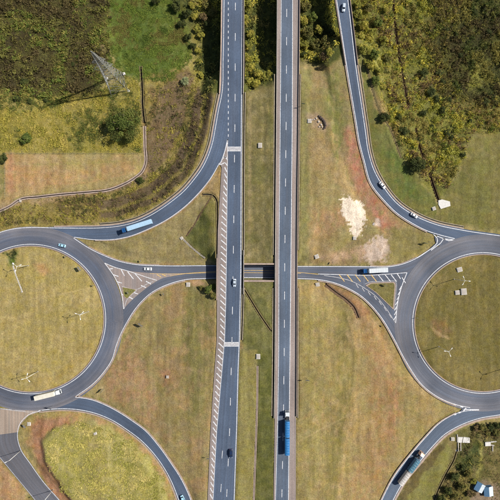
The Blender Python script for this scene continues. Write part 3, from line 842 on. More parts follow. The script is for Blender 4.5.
region([(5, 154), (141, 154), (143, 170), (118, 184), (60, 192), (18, 197), (-10, 212), (5, 190)], (152, 134, 80), 1.2, 1, (140, 130, 70), 0.5, (166, 132, 84), warp=False)
region([(8, 160), (60, 172), (120, 164), (138, 158), (128, 172), (60, 186), (12, 188)], (164, 124, 78), 8, 0.6)
region([(5, 154), (12, 154), (14, 190), (5, 192)], (176, 118, 80), 3, 0.5)
region([(-60, 208), (20, 199), (95, 191), (140, 179), (148, 160), (151, 170), (140, 185), (95, 196), (20, 205), (-60, 222)], (160, 130, 92), 1.5, 0.55)
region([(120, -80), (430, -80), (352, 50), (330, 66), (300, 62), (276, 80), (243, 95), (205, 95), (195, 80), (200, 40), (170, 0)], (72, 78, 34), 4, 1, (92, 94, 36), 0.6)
region([(186, -40), (202, -40), (206, 30), (200, 60), (205, 85), (195, 85), (188, 55), (194, 40)], (130, 122, 48), 4, 0.8)
# top right
region([(350, -60), (560, -60), (560, 128), (472, 135), (460, 168), (446, 198), (436, 202), (415, 172), (390, 130), (373, 100), (362, 60)], (112, 112, 46), 3, 1, (88, 90, 38), 0.8, (128, 124, 54))
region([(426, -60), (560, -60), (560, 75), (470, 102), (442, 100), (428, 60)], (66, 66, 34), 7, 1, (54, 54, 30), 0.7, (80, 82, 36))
region([(470, 68), (486, 60), (490, 80), (474, 92), (462, 90)], (124, 124, 44), 5, 0.85)
region([(352, 20), (365, 60), (388, 126), (415, 172), (436, 202), (436, 226), (400, 205), (378, 170), (368, 130), (360, 70)], (112, 108, 52), 1.5, 1, (92, 98, 44), 0.7)
region([(384, 150), (396, 146), (418, 190), (425, 205), (405, 198), (388, 170)], (84, 98, 40), 6, 0.8)
region([(372, 88), (380, 96), (390, 118), (384, 122), (374, 104)], (158, 132, 84), 3, 0.7)
region([(472, 136), (600, 120), (600, 236), (500, 232), (436, 222), (438, 206), (460, 172)], (110, 106, 52), 3, 1, (98, 98, 46), 0.6, (122, 112, 60))
# bottom left
region([(22, 436), (22, 424), (34, 414), (60, 411), (96, 416), (126, 432), (150, 452), (168, 480), (176, 505), (62, 505), (40, 470)], (150, 132, 72), 1.5, 1, (160, 118, 76), 0.6, warp=False)
region([(28, 428), (40, 418), (70, 416), (70, 424), (50, 432), (44, 455), (62, 482), (85, 520), (62, 520), (40, 475)], (150, 102, 72), 3, 0.75)
region([(42, 440), (56, 426), (92, 420), (125, 436), (148, 456), (164, 482), (172, 520), (86, 520), (62, 486), (46, 460)], (150, 142, 76), 2.5, 1, (134, 128, 62), 0.8, (158, 148, 88))
region([(86, 425), (100, 428), (108, 470), (104, 520), (90, 520), (92, 460)], (146, 132, 72), 4, 0.6)
region([(-60, 462), (0, 462), (34, 504), (30, 560), (-60, 560)], (158, 122, 80), 3, 1, (146, 124, 74), 0.6)
# bottom right
region([(395, 502), (420, 466), (446, 437), (462, 428), (540, 414), (540, 600), (380, 600)], (104, 96, 50), 2, 1, (120, 106, 62), 0.6, (88, 88, 42))
region([(402, 500), (424, 468), (448, 444), (455, 452), (436, 490), (430, 520), (392, 520)], (122, 116, 56), 2, 1, (108, 108, 50), 0.5)
region([(398, 496), (420, 466), (440, 444), (444, 448), (424, 474), (404, 504)], (90, 78, 44), 1.5, 0.8)
region([(458, 446), (478, 440), (482, 470), (460, 474)], (66, 78, 36), 4, 0.75)
region([(478.5, 440), (481.5, 440), (480, 478), (477, 478)], (132, 126, 58), 0.8, 0.9)
region([(476, 430), (540, 422), (540, 436), (482, 440)], (112, 96, 54), 3, 0.8)
region([(470, 492), (486, 480), (500, 485), (500, 510), (470, 510)], (140, 118, 100), 3, 0.7)
# paler wheel tracks and darker damp lines on the open ground
def track(pts, w, c, amt=0.5):
    global COL
    p = densify(pts, 2.0); d = np.full(TX.shape, 1e9)
    for x, y in p: d = np.minimum(d, np.hypot(WU - x, WV - y) if w > 2.5 else np.hypot(U - x, V - y))
    COL = mix(COL, np.broadcast_to(C(*c), COL.shape), (1 - sstep(w * 0.4, w, d)) * amt * (0.5 + 0.5 * sstep(0.35, 0.6, n_b)))
track([(298, 442), (320, 430), (347, 416)], 1.2, (160, 140, 88), 0.6)
track([(344, 312), (353, 345), (352, 385), (342, 430), (334, 500)], 1.6, (104, 96, 48), 0.5)
track([(349, 318), (358, 350), (357, 390), (347, 440), (338, 505)], 2.4, (164, 136, 84), 0.45)
track([(0, 303), (30, 299), (62, 294), (100, 286)], 1.3, (172, 152, 96), 0.6)
track([(419, 297), (432, 285), (448, 271)], 1.0, (150, 132, 80), 0.6)
track([(308, 300), (310, 360), (308, 420), (306, 500)], 1.0, (120, 110, 60), 0.4)
track([(314, 300), (316, 360), (313, 420), (311, 500)], 1.0, (156, 138, 86), 0.4)
track([(322, 300), (325, 360), (322, 430), (318, 500)], 1.2, (158, 132, 84), 0.4)
track([(120, 330), (140, 345), (165, 360), (200, 372)], 1.4, (150, 126, 84), 0.35)
track([(196, 300), (196, 340), (190, 400), (186, 450)], 1.2, (112, 108, 58), 0.4)
track([(203, 300), (203, 360), (199, 420), (195, 480)], 1.0, (150, 132, 84), 0.4)
track([(250, 100), (250, 180), (249, 255)], 2.2, (150, 130, 88), 0.5)
track([(266, 100), (267, 180), (266, 258)], 2.6, (84, 80, 50), 0.55)
track([(270, 100), (271, 180), (270, 258)], 1.4, (80, 84, 44), 0.5)
track([(255, 100), (256, 180), (255, 258)], 1.4, (100, 92, 56), 0.4)
track([(12, 172), (60, 176), (130, 164)], 1.2, (150, 130, 74), 0.5)
track([(12, 164), (70, 164), (136, 160)], 1.2, (136, 130, 66), 0.5)
track([(20, 182), (80, 183), (125, 174)], 1.4, (172, 132, 86), 0.5)
track([(306, 90), (312, 150), (309, 250)], 1.4, (150, 132, 84), 0.4)
track([(336, 80), (341, 130), (348, 180)], 1.6, (108, 104, 54), 0.4)
track([(330, 262), (345, 247), (358, 240), (372, 236)], 1.4, (140, 118, 88), 0.5)
track([(80, 215), (81, 222)], 1.0, (170, 140, 92), 0.6)
track([(450, 160), (470, 175), (500, 190)], 1.4, (130, 116, 66), 0.4)
track([(84, 430), (96, 460), (98, 505)], 2.6, (158, 140, 84), 0.4)
ROWP = [(219, 95), (212, 134), (192, 178), (160, 206), (120, 222), (60, 226), (-60, 236), (-60, 300), (300, 300), (300, 90)]
rd = -sdist(WU * 0.35 + U * 0.65, WV * 0.35 + V * 0.65, ROWP)
rin = pmask([(147, 92), (190, 70), (202, 92), (216, 100), (211, 134), (191, 176), (158, 204), (120, 220), (100, 222), (100, 192), (120, 190), (148, 172)], 2.0)
def bandm(a, b): return sstep(a - 1.2, a + 1.2, rd) * (1 - sstep(b - 1.2, b + 1.2, rd))
COL = mix(COL, np.broadcast_to(C(92, 78, 60), COL.shape), np.clip(bandm(5, 11) + bandm(14.5, 23), 0, 1) * rin * 0.8)
COL = mix(COL, np.broadcast_to(C(136, 122, 62), COL.shape), np.clip(bandm(-2, 4) + bandm(11.5, 14.5) + bandm(24, 29), 0, 1) * rin * 0.7)
COL = mix(COL, np.broadcast_to(C(112, 94, 68), COL.shape), bandm(30, 60) * rin * 0.75)
# streaks left by mowing on the open verges
COL *= (0.90 + 0.2 * sstep(0.3, 0.7, n_v))[..., None]
COL *= (0.92 + 0.16 * sstep(0.3, 0.7, n_b))[..., None]

COL *= np.array([0.985, 0.955, 0.92])
wx = (TX - 250) * S; wy = (250 - TY) * S
verts = np.stack([wx, wy, Z], -1).reshape(-1, 3)
nA = len(AX)
ii, jj = np.meshgrid(np.arange(nA - 1), np.arange(nA - 1), indexing='ij')
a0 = (ii * nA + jj).ravel()
quads = np.stack([a0 + nA, a0 + nA + 1, a0 + 1, a0], 1)
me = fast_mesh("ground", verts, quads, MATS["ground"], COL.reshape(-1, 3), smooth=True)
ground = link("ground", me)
tag(ground, "grass, scrub and bare red soil around the motorway junction", kind="structure")

# ------------------------------------------------------------------ road paint and kerbs
WH, FA, YE = "paint_white", "paint_faded", "paint_yellow"
def line(parent, pts, zf, w=0.3, mat=WH, lift=0.045, name="edge_line", off_=0.0, smooth=True):
    return ribbon(name, pts, w, zf, mat, lift, parent, smooth, off_)
def bar(parent, a, b_, zf, w=0.4, mat=WH, lift=0.05, name="hatch_bar"):
    return ribbon(name, [a, b_], w, zf, mat, lift, parent, False)
def atx(pts, y):
    p = np.array(pts); o = np.argsort(p[:, 1]); return float(np.interp(y, p[o, 1], p[o, 0]))
# southbound
line(road_lc, [(x, y) for x, y in LC_R], z_hw, 0.38, off_=0.9, smooth=False)
line(road_lc, [(x, y) for x, y in LC_L if y >= 140], z_hw, 0.3, smooth=False)
LC_C = [(235.6, -1500), (235.4, 0), (235, 120), (233.4, 250), (232, 340), (230.7, 388), (230, 422), (227, 490), (222, 600), (216, 800)]
for k in range(-20, 22):
    y = 6.5 + 30.4 * k
    bar(road_lc, (atx(LC_C, y - 3.8), y - 3.8), (atx(LC_C, y + 3.8), y + 3.8), z_hw, 0.34, WH, name="lane_dash")
for y, x in ((454.5, 222.2), (488, 221), (520, 219)):
    bar(road_lc, (x + .3, y - 4), (x - .3, y + 4), z_hw, 0.3, WH, name="lane_dash")
for k in range(-10, 24):
    y = 2 + 5.75 * k
    bar(road_lc, (228.3, y), (228.3, y + 2.6), z_hw, 0.38, WH, name="merge_dash")
for k in range(62):
    y = 172 + 6.05 * k
    xr = atx(LC_L, y) - 0.5; xl = atx(SH_L, y) + (3.6 if y < 340 else 2.6)
    bar(road_lc, (xl - 0.2, y - 4.6), (xr, y), z_hw, 0.55, WH, name="hatch_bar")
for y, h in ((149, 4.0), (344.3, 3.8)):
    x0, x1 = atx(LC_L, y) + 0.4, atx(LC_R, y) - 1.4
    patch("rumble_band", [(x0, y - h / 2), (x1, y - h / 2), (x1, y + h / 2), (x0, y + h / 2)], z_hw, "paint_faded", 0.03, road_lc)
    for q in (-h / 2, h / 2):
        bar(road_lc, (x0, y + q), (x1, y + q), z_hw, 0.35, WH, name="rumble_line")
# gore chevrons where the slip road leaves
line(road_lc, [(227.7, 139), (224.6, 152), (221.2, 161.5), (219.6, 165)], z_hw, 0.45, lift=0.05)
for a, b_ in (((223.8, 157), (227.6, 157.6)), ((227.6, 144), (227.6, 139))):
    bar(road_lc, a, b_, z_hw, 0.45)
for y in (157.5, 163.5):
    bar(road_lc, (222.6 - (y - 157.5) * .35, y + 1.2), (225, y - 1.0), z_hw, 0.5); bar(road_lc, (225, y - 1.0), (227.6, y + 2.6), z_hw, 0.5)
# northbound
line(road_rc, RC_L, z_hw, 0.3, off_=-0.5, smooth=False); line(road_rc, RC_R, z_hw, 0.36, smooth=False, off_=0.2)
RC_C = [(a[0] / 2 + atx(RC_R, a[1]) / 2, a[1]) for a in RC_L]
for k in range(-22, 25):
    y = 13 + 28.25 * k
    bar(road_rc, (atx(RC_C, y - 4), y - 4), (atx(RC_C, y + 4), y + 4), z_hw, 0.34, name="lane_dash")
# slip roads
line(road_rl, RL_L[:-2], z_rampL, 0.32, off_=-1.9)
line(road_rl, [q for q in RL_R if q[1] > 160 and q[0] > 73], z_rampL, 0.36, off_=0.4)
line(road_rr, RR_L[:-1], z_rampR, 0.36, off_=-1.0); line(road_rr, RR_R[:-1], z_rampR, 0.36, off_=1.4)
line(road_un, UN_T[1:-1], z_zero, 0.36, off_=0.7)
line(road_un, [q for q in UN_B if 150 <= q[0] <= 330], z_zero, 0.22, YE, off_=0.5, name="centre_line")
line(road_us, [q for q in US_T if 165 <= q[0] <= 330], z_zero, 0.22, YE, off_=-0.3, name="centre_line", lift=0.055)
US_EDGE = [(77, 396.3), (93.6, 384.2), (105, 371.6), (113, 359)] + US_B[2:-1] + [(411, 371), (419.4, 383), (435, 396), (456, 405.4), (470, 408.4)]
line(road_us, US_EDGE, z_zero, 0.36, off_=-0.7, lift=0.06)
line(road_el, EL_T[1:], z_exitL, 0.36, off_=0.6); line(road_el, EL_B, z_exitL, 0.36, off_=-0.9)
line(road_er, ER_T[1:], z_exitR, 0.36, off_=-0.6); line(road_er, ER_B, z_exitR, 0.36, off_=1.0)
line(road_bl, BL_R, z_zero, 0.3, off_=0.6); line(road_bl, [q for q in BL_L if q[1] > 440], z_zero, 0.3, FA, off_=-0.6)
line(road_bl, [(0, 408.6), (20, 411.2), (30, 412), (40, 411.6)], z_zero, 0.28, FA, lift=0.05)
# roundabout edge lines (inner, outer) and inner kerb with its gutter
for c, r0, r1, ring in ((CL, RL0, RL1, ring_l), (CR, RR0, RR1, ring_r)):
    annulus("edge_line", c, r0 + 1.5, r0 + 2.1, WH, 0.04, ring, cross=1) if False else None
    def circ(r): return [(c[0] + r * math.cos(2 * math.pi * i / 120), c[1] + r * math.sin(2 * math.pi * i / 120)) for i in range(121)]
    line(ring, circ(r0 + 1.6), z_zero, 0.34, smooth=False)
    mb = MB(); rings = []
    k1, k0 = (r0 + 0.1) * S, (r0 - 0.7) * S
    o = P(*c)
    vs_, fs_ = [], []
    n = 120
    for i in range(n):
        a = 2 * math.pi * i / n
        ca, sa = math.cos(a), math.sin(a)
        for r, z in ((k1, -0.2), (k1, 0.2), (k0, 0.2), (k0, -0.2)):
            vs_.append((o.x + r * ca, o.y + r * sa, z))
    for i in range(n):
        j = (i + 1) % n
        for q in range(4):
            w = (q + 1) % 4
            fs_.append((i * 4 + q, j * 4 + q, j * 4 + w, i * 4 + w))
    mb.add(vs_, fs_); mb.build("kerb", MATS["concrete_pink"], ring)
line(ring_l, [(-12, 237.5), (0, 232.4), (13, 229), (34, 227.4), (54, 227.9), (78, 228.2)], z_zero, 0.36, lift=0.06)
line(ring_r, [(432, 248), (416.8, 257.8)], z_zero, 0.3, lift=0.06)
# pale concrete edging along the slip roads (a low kerb)
def kerb(parent, pts, zf, off_, w=0.45, h=0.14, mat="concrete_pink"):
    p = np.array(off(pts, off_)); n = len(p)
    t_ = np.gradient(p, axis=0); t_ /= np.linalg.norm(t_, axis=1)[:, None]
    nn = np.stack([-t_[:, 1], t_[:, 0]], 1)
    mb = MB(); rings = []
    for i in range(n):
        z = zf(*p[i]); hw = w / 2 / S
        a, b_ = p[i] - nn[i] * hw, p[i] + nn[i] * hw
        r = []
        for q, zz in ((a, -0.4), (b_, -0.4), (b_, h), (a, h)):
            v = P(q[0], q[1], z); v.z += zz; r.append(v)
        rings.append(r)
    mb.loft(rings)
    return mb.build("kerb", MATS[mat], parent)
kerb(road_rl, [q for q in RL_L if q[0] > 40], z_rampL, 0.35, 0.7)
kerb(road_rl, [q for q in RL_R if q[1] > 165 and q[0] > 76], z_rampL, -0.35, 0.4)
kerb(road_rr, [q for q in RR_L if q[0] < 436], z_rampR, 0.35, 0.55); kerb(road_rr, [q for q in RR_R if q[0] < 500], z_rampR, -0.4, 0.6)
kerb(road_us, [q for q in US_EDGE if q[0] < 205], z_zero, 0.5, 0.6); kerb(road_us, [q for q in US_EDGE if q[0] > 302 and q[0] < 460], z_zero, 0.5, 0.6)
kerb(road_un, [q for q in UN_T if 76 < q[0] < 204], z_zero, -0.35, 0.45); kerb(road_un, [q for q in UN_T if 302 < q[0] < 428], z_zero, -0.35, 0.45)
kerb(road_el, EL_B, z_exitL, 0.9, 0.6); kerb(road_el, EL_T[1:], z_exitL, -0.4, 0.5)
kerb(road_er, ER_B, z_exitR, -0.8, 1.1); kerb(road_er, ER_T[3:], z_exitR, 0.4, 0.5)
# left gore: outer lines, hatch bars
gl = road_un
line(gl, [(104.7, 263), (110, 270), (114.5, 277), (119, 286), (122, 296), (123.6, 309)], z_zero, 0.42, lift=0.06)
line(gl, [(104.7, 263), (115, 267.3), (126, 270.4), (134.8, 273.2), (146, 277), (157, 280.4)], z_zero, 0.36, lift=0.064)
line(gl, [(122, 286.4), (137, 289.2), (147, 284), (153, 281.5)], z_zero, 0.3, FA, lift=0.06)
line(gl, [(124, 309), (127, 299.6), (137, 290)], z_zero, 0.4, FA, lift=0.066)
for a, b_ in (((121.2, 269.6), (124.4, 275.8)), ((127.6, 271.6), (133.4, 279)), ((134.8, 273.4), (142, 281.4)), ((113, 274.6), (118.4, 276.4)), ((116.4, 281.6), (122, 283)), ((110, 268.8), (113, 268.6)),
              ((121.4, 294), (124.4, 295.6)), ((141, 285.4), (146, 287.6)), ((146, 281.2), (151, 284)), ((134, 292.6), (138, 294)), ((129, 297), (133, 299))):
    bar(gl, a, b_, z_zero, 0.5, lift=0.07)
for a, b_ in (((157, 274.6), (161, 277)), ((162, 274.4), (166, 276))):
    bar(gl, a, b_, z_zero, 0.4, YE, lift=0.07)
# right gore
gr = road_us
line(gr, [(318, 274), (340, 274.6), (370, 275.2), (390, 274), (407, 272.6)], z_zero, 0.34, lift=0.06)
line(gr, [(407, 272.6), (401.5, 287), (397.6, 303), (395.6, 323)], z_zero, 0.4, lift=0.064)
line(gr, [(324, 275.4), (338.8, 277.8), (350, 280.6), (365, 288.4), (376, 296.4), (386, 308.4), (395.6, 323)], z_zero, 0.34, FA, lift=0.066)
line(gr, [(365, 284), (370, 281.8), (395, 280.8), (396.6, 284), (394.4, 311)], z_zero, 0.28, FA, lift=0.068, smooth=False)
for i, x in enumerate((339, 347, 355, 363, 371, 378, 385, 391)):
    bar(gr, (x, 274.6), (x + 5.5, 281.5), z_zero, 0.45, YE if i < 5 else WH, lift=0.07)
for x, y in ((399, 273.4), (404, 277.5)):
    bar(gr, (x - 2, y), (x + 1.5, y + 5.5), z_zero, 0.45, lift=0.07)
for y in (286, 291, 296, 301, 306, 311, 316):
    xe = np.interp(y, [272.6, 287, 303, 323], [407, 401.5, 397.6, 395.6])
    bar(gr, (xe - 0.3, y), (xe - 2.6, y + 4), z_zero, 0.45, lift=0.07)
for x, y in ((356, 284), (362, 287.6), (368, 291.4), (374, 296), (379, 301), (384, 307), (389, 314)):
    bar(gr, (x, y), (x + 2.4, y + 3.8), z_zero, 0.4, FA, lift=0.074)
# upper right gore, lower right gore
for pts in ([(433.5, 234.6), (437, 238), (437.4, 242), (434, 246.5), (427, 251.4)], [(437, 236), (443, 238.4), (454.5, 239.7)], [(443.6, 238.4), (440.6, 243), (436, 246.5), (431, 250.4)], [(443.6, 238.4), (448, 240.6), (454.5, 239.7)]):
    line(road_rr, pts, z_zero, 0.42, lift=0.07)
for a, b_ in (((453.4, 404.0), (455.8, 405.0)), ((460.4, 406.2), (463.2, 407.1)), ((466, 408.0), (463.4, 410.9)), ((460.8, 412.0), (458.4, 412.8)), ((456.2, 413.8), (454.2, 414.7))):
    bar(road_er, a, b_, z_zero, 0.8, lift=0.08)
line(road_er, [(465, 409.3), (470, 409.5), (479, 409.6)], z_zero, 0.5, lift=0.072)
for pts in ([(0, 408.4), (12, 409.6)], [(15, 410), (25, 410.8)]):
    bar(road_bl, pts[0], pts[1], z_zero, 0.25, FA, lift=0.056)

# grass islands inside the painted gores: a kerb ring and a turf top
def island(pts, label, c1, c2):
    e = empty("traffic_island", (0, 0, 0))
    p = densify(pts + pts[:1], 1.2)[:-1] if False else resample(pts + pts[:1], 40, False)[:-1]
    ctr = p.mean(0); inn = ctr + (p - ctr) * 0.9
    o_, i_ = [P(*q) for q in p], [P(*q) for q in inn]
    mb = MB(); n = len(p); rings = []
    for a, b in zip(o_, i_):
        rings.append([(a.x, a.y, -0.2), (a.x, a.y, 0.16), (b.x, b.y, 0.16), (b.x, b.y, -0.2)])
    rings.append(rings[0])
    mb.loft(rings, caps=False); mb.build("kerb", MATS["concrete_pink"], e)
    r_ = np.random.default_rng(3); vs_, cs_, fs_ = [], [], []
    for k in range(7):
        for q in inn:
            w = ctr + (q - ctr) * (1 - k / 7); v = P(*w); vs_.append((v.x, v.y, 0.17 + 0.05 * k / 6 + r_.uniform(-.02, .02)))
            t_ = r_.uniform(); cs_.append(C(*c1) * (1 - t_) + C(*c2) * t_)
    for k in range(6):
        for i in range(n):
            j = (i + 1) % n; fs_.append((k * n + i, k * n + j, (k + 1) * n + j, (k + 1) * n + i))
    v = P(*ctr); vs_.append((v.x, v.y, 0.23)); cs_.append(C(*c1)); m_ = len(vs_) - 1
    for i in range(n): fs_.append((6 * n + i, 6 * n + (i + 1) % n, m_, m_))
    fs_ = [f[:3] + (f[2],) if False else f for f in fs_]
    me = bpy.data.meshes.new("turf"); me.from_pydata(vs_, [], [tuple(dict.fromkeys(f)) for f in fs_]); me.update()
    a = me.attributes.new("Col", 'FLOAT_COLOR', 'POINT')
    a.data.foreach_set("color", np.array([(*c_, 1) for c_ in cs_], np.float32).ravel())
    me.materials.append(MATS["ground"]); o = link("turf", me, e)
    tag(e, label, "traffic island")
island([(122.2, 286.8), (136.8, 289.6), (132, 294), (127, 299), (123.6, 296.6)], "tiny grass island inside the left painted gore", (108, 112, 50), (130, 120, 64))
island([(365.4, 285.4), (370.2, 282.6), (394.6, 281.8), (395.8, 284.4), (393.8, 310), (384, 300.5), (375, 292)], "triangular grass island inside the right painted gore", (122, 112, 60), (106, 98, 50))

# ------------------------------------------------------------------ bridges, barriers, walls
def pl(x, y, z):                 # plan pixel units + height -> world
    return Vector(((x - 250) * S, (250 - y) * S, z))
def slab(name, Lp, Rp, zf, thick, mat, parent, drop=0.3):
    n = max(3, int(plen(Lp) / 6)); a, b = resample(Lp, n, len(Lp) > 2), resample(Rp, n, len(Rp) > 2)
    mb = MB(); rings = []
    for i in range(n):
        c = (a[i] + b[i]) / 2; z = zf(c[0], c[1])
        p, q = P(a[i][0], a[i][1], zf(*a[i])), P(b[i][0], b[i][1], zf(*b[i]))
        d = Vector((0, 0, drop)); e = Vector((0, 0, thick))
        rings.append([p - d, q - d, q - e, p - e])
    mb.loft(rings)
    return mb.build(name, MATS[mat], parent)
def wallrun(name, pts, zf, w, z0, z1, mat, parent, smooth=True, taper=0.6):
    p = resample(pts, max(3, int(plen(pts) / 6)), smooth and len(pts) > 2)
    t_ = np.gradient(p, axis=0); t_ /= np.linalg.norm(t_, axis=1)[:, None]
    nn = np.stack([-t_[:, 1], t_[:, 0]], 1); mb = MB(); rings = []
    for i in range(len(p)):
        z = zf(*p[i]); r = []
        for s_, ww, zz in ((-1, w, z0), (1, w, z0), (1, w * taper, z1), (-1, w * taper, z1)):
            q = p[i] + nn[i] * s_ * ww / 2 / S
            v = P(q[0], q[1], z); v.z += zz; r.append(v)
        rings.append(r)
    mb.loft(rings)
    return mb.build(name, MATS[mat], parent)
# viaducts over the gully at the top of the frame
v1 = empty("viaduct", P(233, 40, -5))
v1.location = (0, 0, 0)
slab("deck", [(221.4, -260), (221.4, 0), (220.6, 60), (219.6, 96)], [(244.2, -260), (244.2, 0), (243.4, 96), (243.3, 97)], z_hw, 1.5, "concrete_dark", v1)
wallrun("parapet", [(221.6, -260), (221.4, 0), (220.6, 60), (219.4, 94)], z_hw, 0.5, -0.3, 0.85, "concrete_pink", v1)
wallrun("parapet", [(244, -260), (243.9, 0), (243.2, 94)], z_hw, 0.42, -0.3, 0.85, "concrete", v1)
v2 = empty("viaduct", (0, 0, 0))
slab("deck", [(276.8, -260), (276.6, 0), (276.2, 78)], [(300, -260), (299.8, 0), (299, 78)], z_hw, 1.5, "concrete_dark", v2)
v3 = empty("viaduct", (0, 0, 0))
slab("deck", [(295.6, -260), (311.6, -150), (334.6, 0), (345, 65)], [(310, -260), (327, -150), (350.4, 0), (358.2, 65)], z_rampR, 1.3, "concrete_dark", v3)
wallrun("parapet", [(296, -260), (312, -150), (335, 0), (345.4, 65)], z_rampR, 0.45, -0.3, 0.8, "concrete_pink", v3)
wallrun("parapet", [(309.6, -260), (326.6, -150), (350, 0), (357.8, 65)], z_rampR, 0.45, -0.3, 0.8, "concrete_pink", v3)
for root, xs in ((v1, (226, 239)), (v2, (281, 295))):
    for y in (-190, -140, -90, -40, 8, 50):
        mb = MB()
        for x in xs:
            p = P(x, y, HZ); mb.tube((p.x, p.y, -8), (p.x, p.y, 4.6), 0.7, n=12)
        a, b = P(xs[0] - 3, y, HZ), P(xs[1] + 3, y, HZ)
        mb.box(a.x, b.x, a.y - 0.7, a.y + 0.7, 3.6, 4.6)
        mb.build("pier", MATS["concrete"], root)
for y in (-190, -130, -70, -15, 30):
    x = np.interp(y, [-260, -150, 0, 65], [302.5, 319, 342.5, 351]); p = P(x, y, HZ)
    mb = MB(); mb.tube((p.x, p.y, -8), (p.x, p.y, 4.7), 0.8, n=12); mb.box(p.x - 2.6, p.x + 2.6, p.y - 0.6, p.y + 0.6, 3.9, 4.75)
    mb.build("pier", MATS["concrete"], v3)
tag(v1, "left motorway viaduct with low parapets over the wooded gully", "bridge")
tag(v2, "right motorway viaduct over the dark shaded gully", "bridge")
tag(v3, "narrow slip road viaduct at the top, carrying the white car", "bridge")
# overpasses above the link road
for x0, x1, lab in ((216.4, 244.0, "left motorway bridge over the link road, hatched shoulder on it"), (274.2, 297.6, "right motorway bridge over the link road, brown shoulder on it")):
    e = empty("overpass", (0, 0, 0))
    k = (HCAM - HZ) / HCAM
    X0, X1 = 250 + (x0 - 250) * k, 250 + (x1 - 250) * k
    a, b = pl(X0, 254, 0), pl(X1, 290, 0)
    MB().box(a.x, b.x, b.y, a.y, HZ - 1.15, HZ - 0.05).build("deck", MATS["concrete_dark"], e)
    for y0, y1 in ((254.3, 263.9), (280.0, 289.7)):
        a, b = pl(X0 + 0.3, y0, 0), pl(X1 - 0.3, y1, 0)
        MB().box(a.x, b.x, b.y, a.y, -0.6, HZ - 1.16).build("abutment", MATS["concrete_pink"], e)
    tag(e, lab, "bridge")
wallrun("parapet", [(243.7, 250), (243.6, 294)], z_hw, 0.45, -1.0, 0.85, "concrete", [o for o in col.objects if o.name == "overpass"][0])
wallrun("parapet", [(216.9, 258), (216.6, 300)], z_hw, 0.45, -1.0, 0.85, "concrete_pink", [o for o in col.objects if o.name == "overpass"][0])
for y, lab in ((263.6, "upper concrete retaining wall of the median opening between the bridges"), (280.3, "lower concrete retaining wall of the median opening between the bridges")):
    a, b = pl(244.3, y - 0.75, 0), pl(273.9, y + 0.75, 0)
    mb = MB(); mb.box(a.x, b.x, b.y, a.y, -0.6, 6.25)
    o = mb.build("retaining_wall", MATS["concrete_pink"])
    tag(o, lab, "wall")
# concrete barriers of the right carriageway
b1 = wallrun("concrete_barrier", [(300.2, -260), (299.7, 0), (298.4, 130), (297.0, 250), (296.8, 350), (296.5, 416)], z_hw, 0.5, -0.5, 0.85, "concrete_pink", None)
tag(b1, "long concrete barrier along the right edge of the right carriageway", "barrier")
b2 = wallrun("concrete_barrier", [(277.3, -260), (277.2, 0), (276.4, 120), (275.3, 250), (274.9, 350), (274.0, 418)], z_hw, 0.5, -0.5, 0.85, "concrete", None)
tag(b2, "long concrete barrier along the left edge of the right carriageway", "barrier")

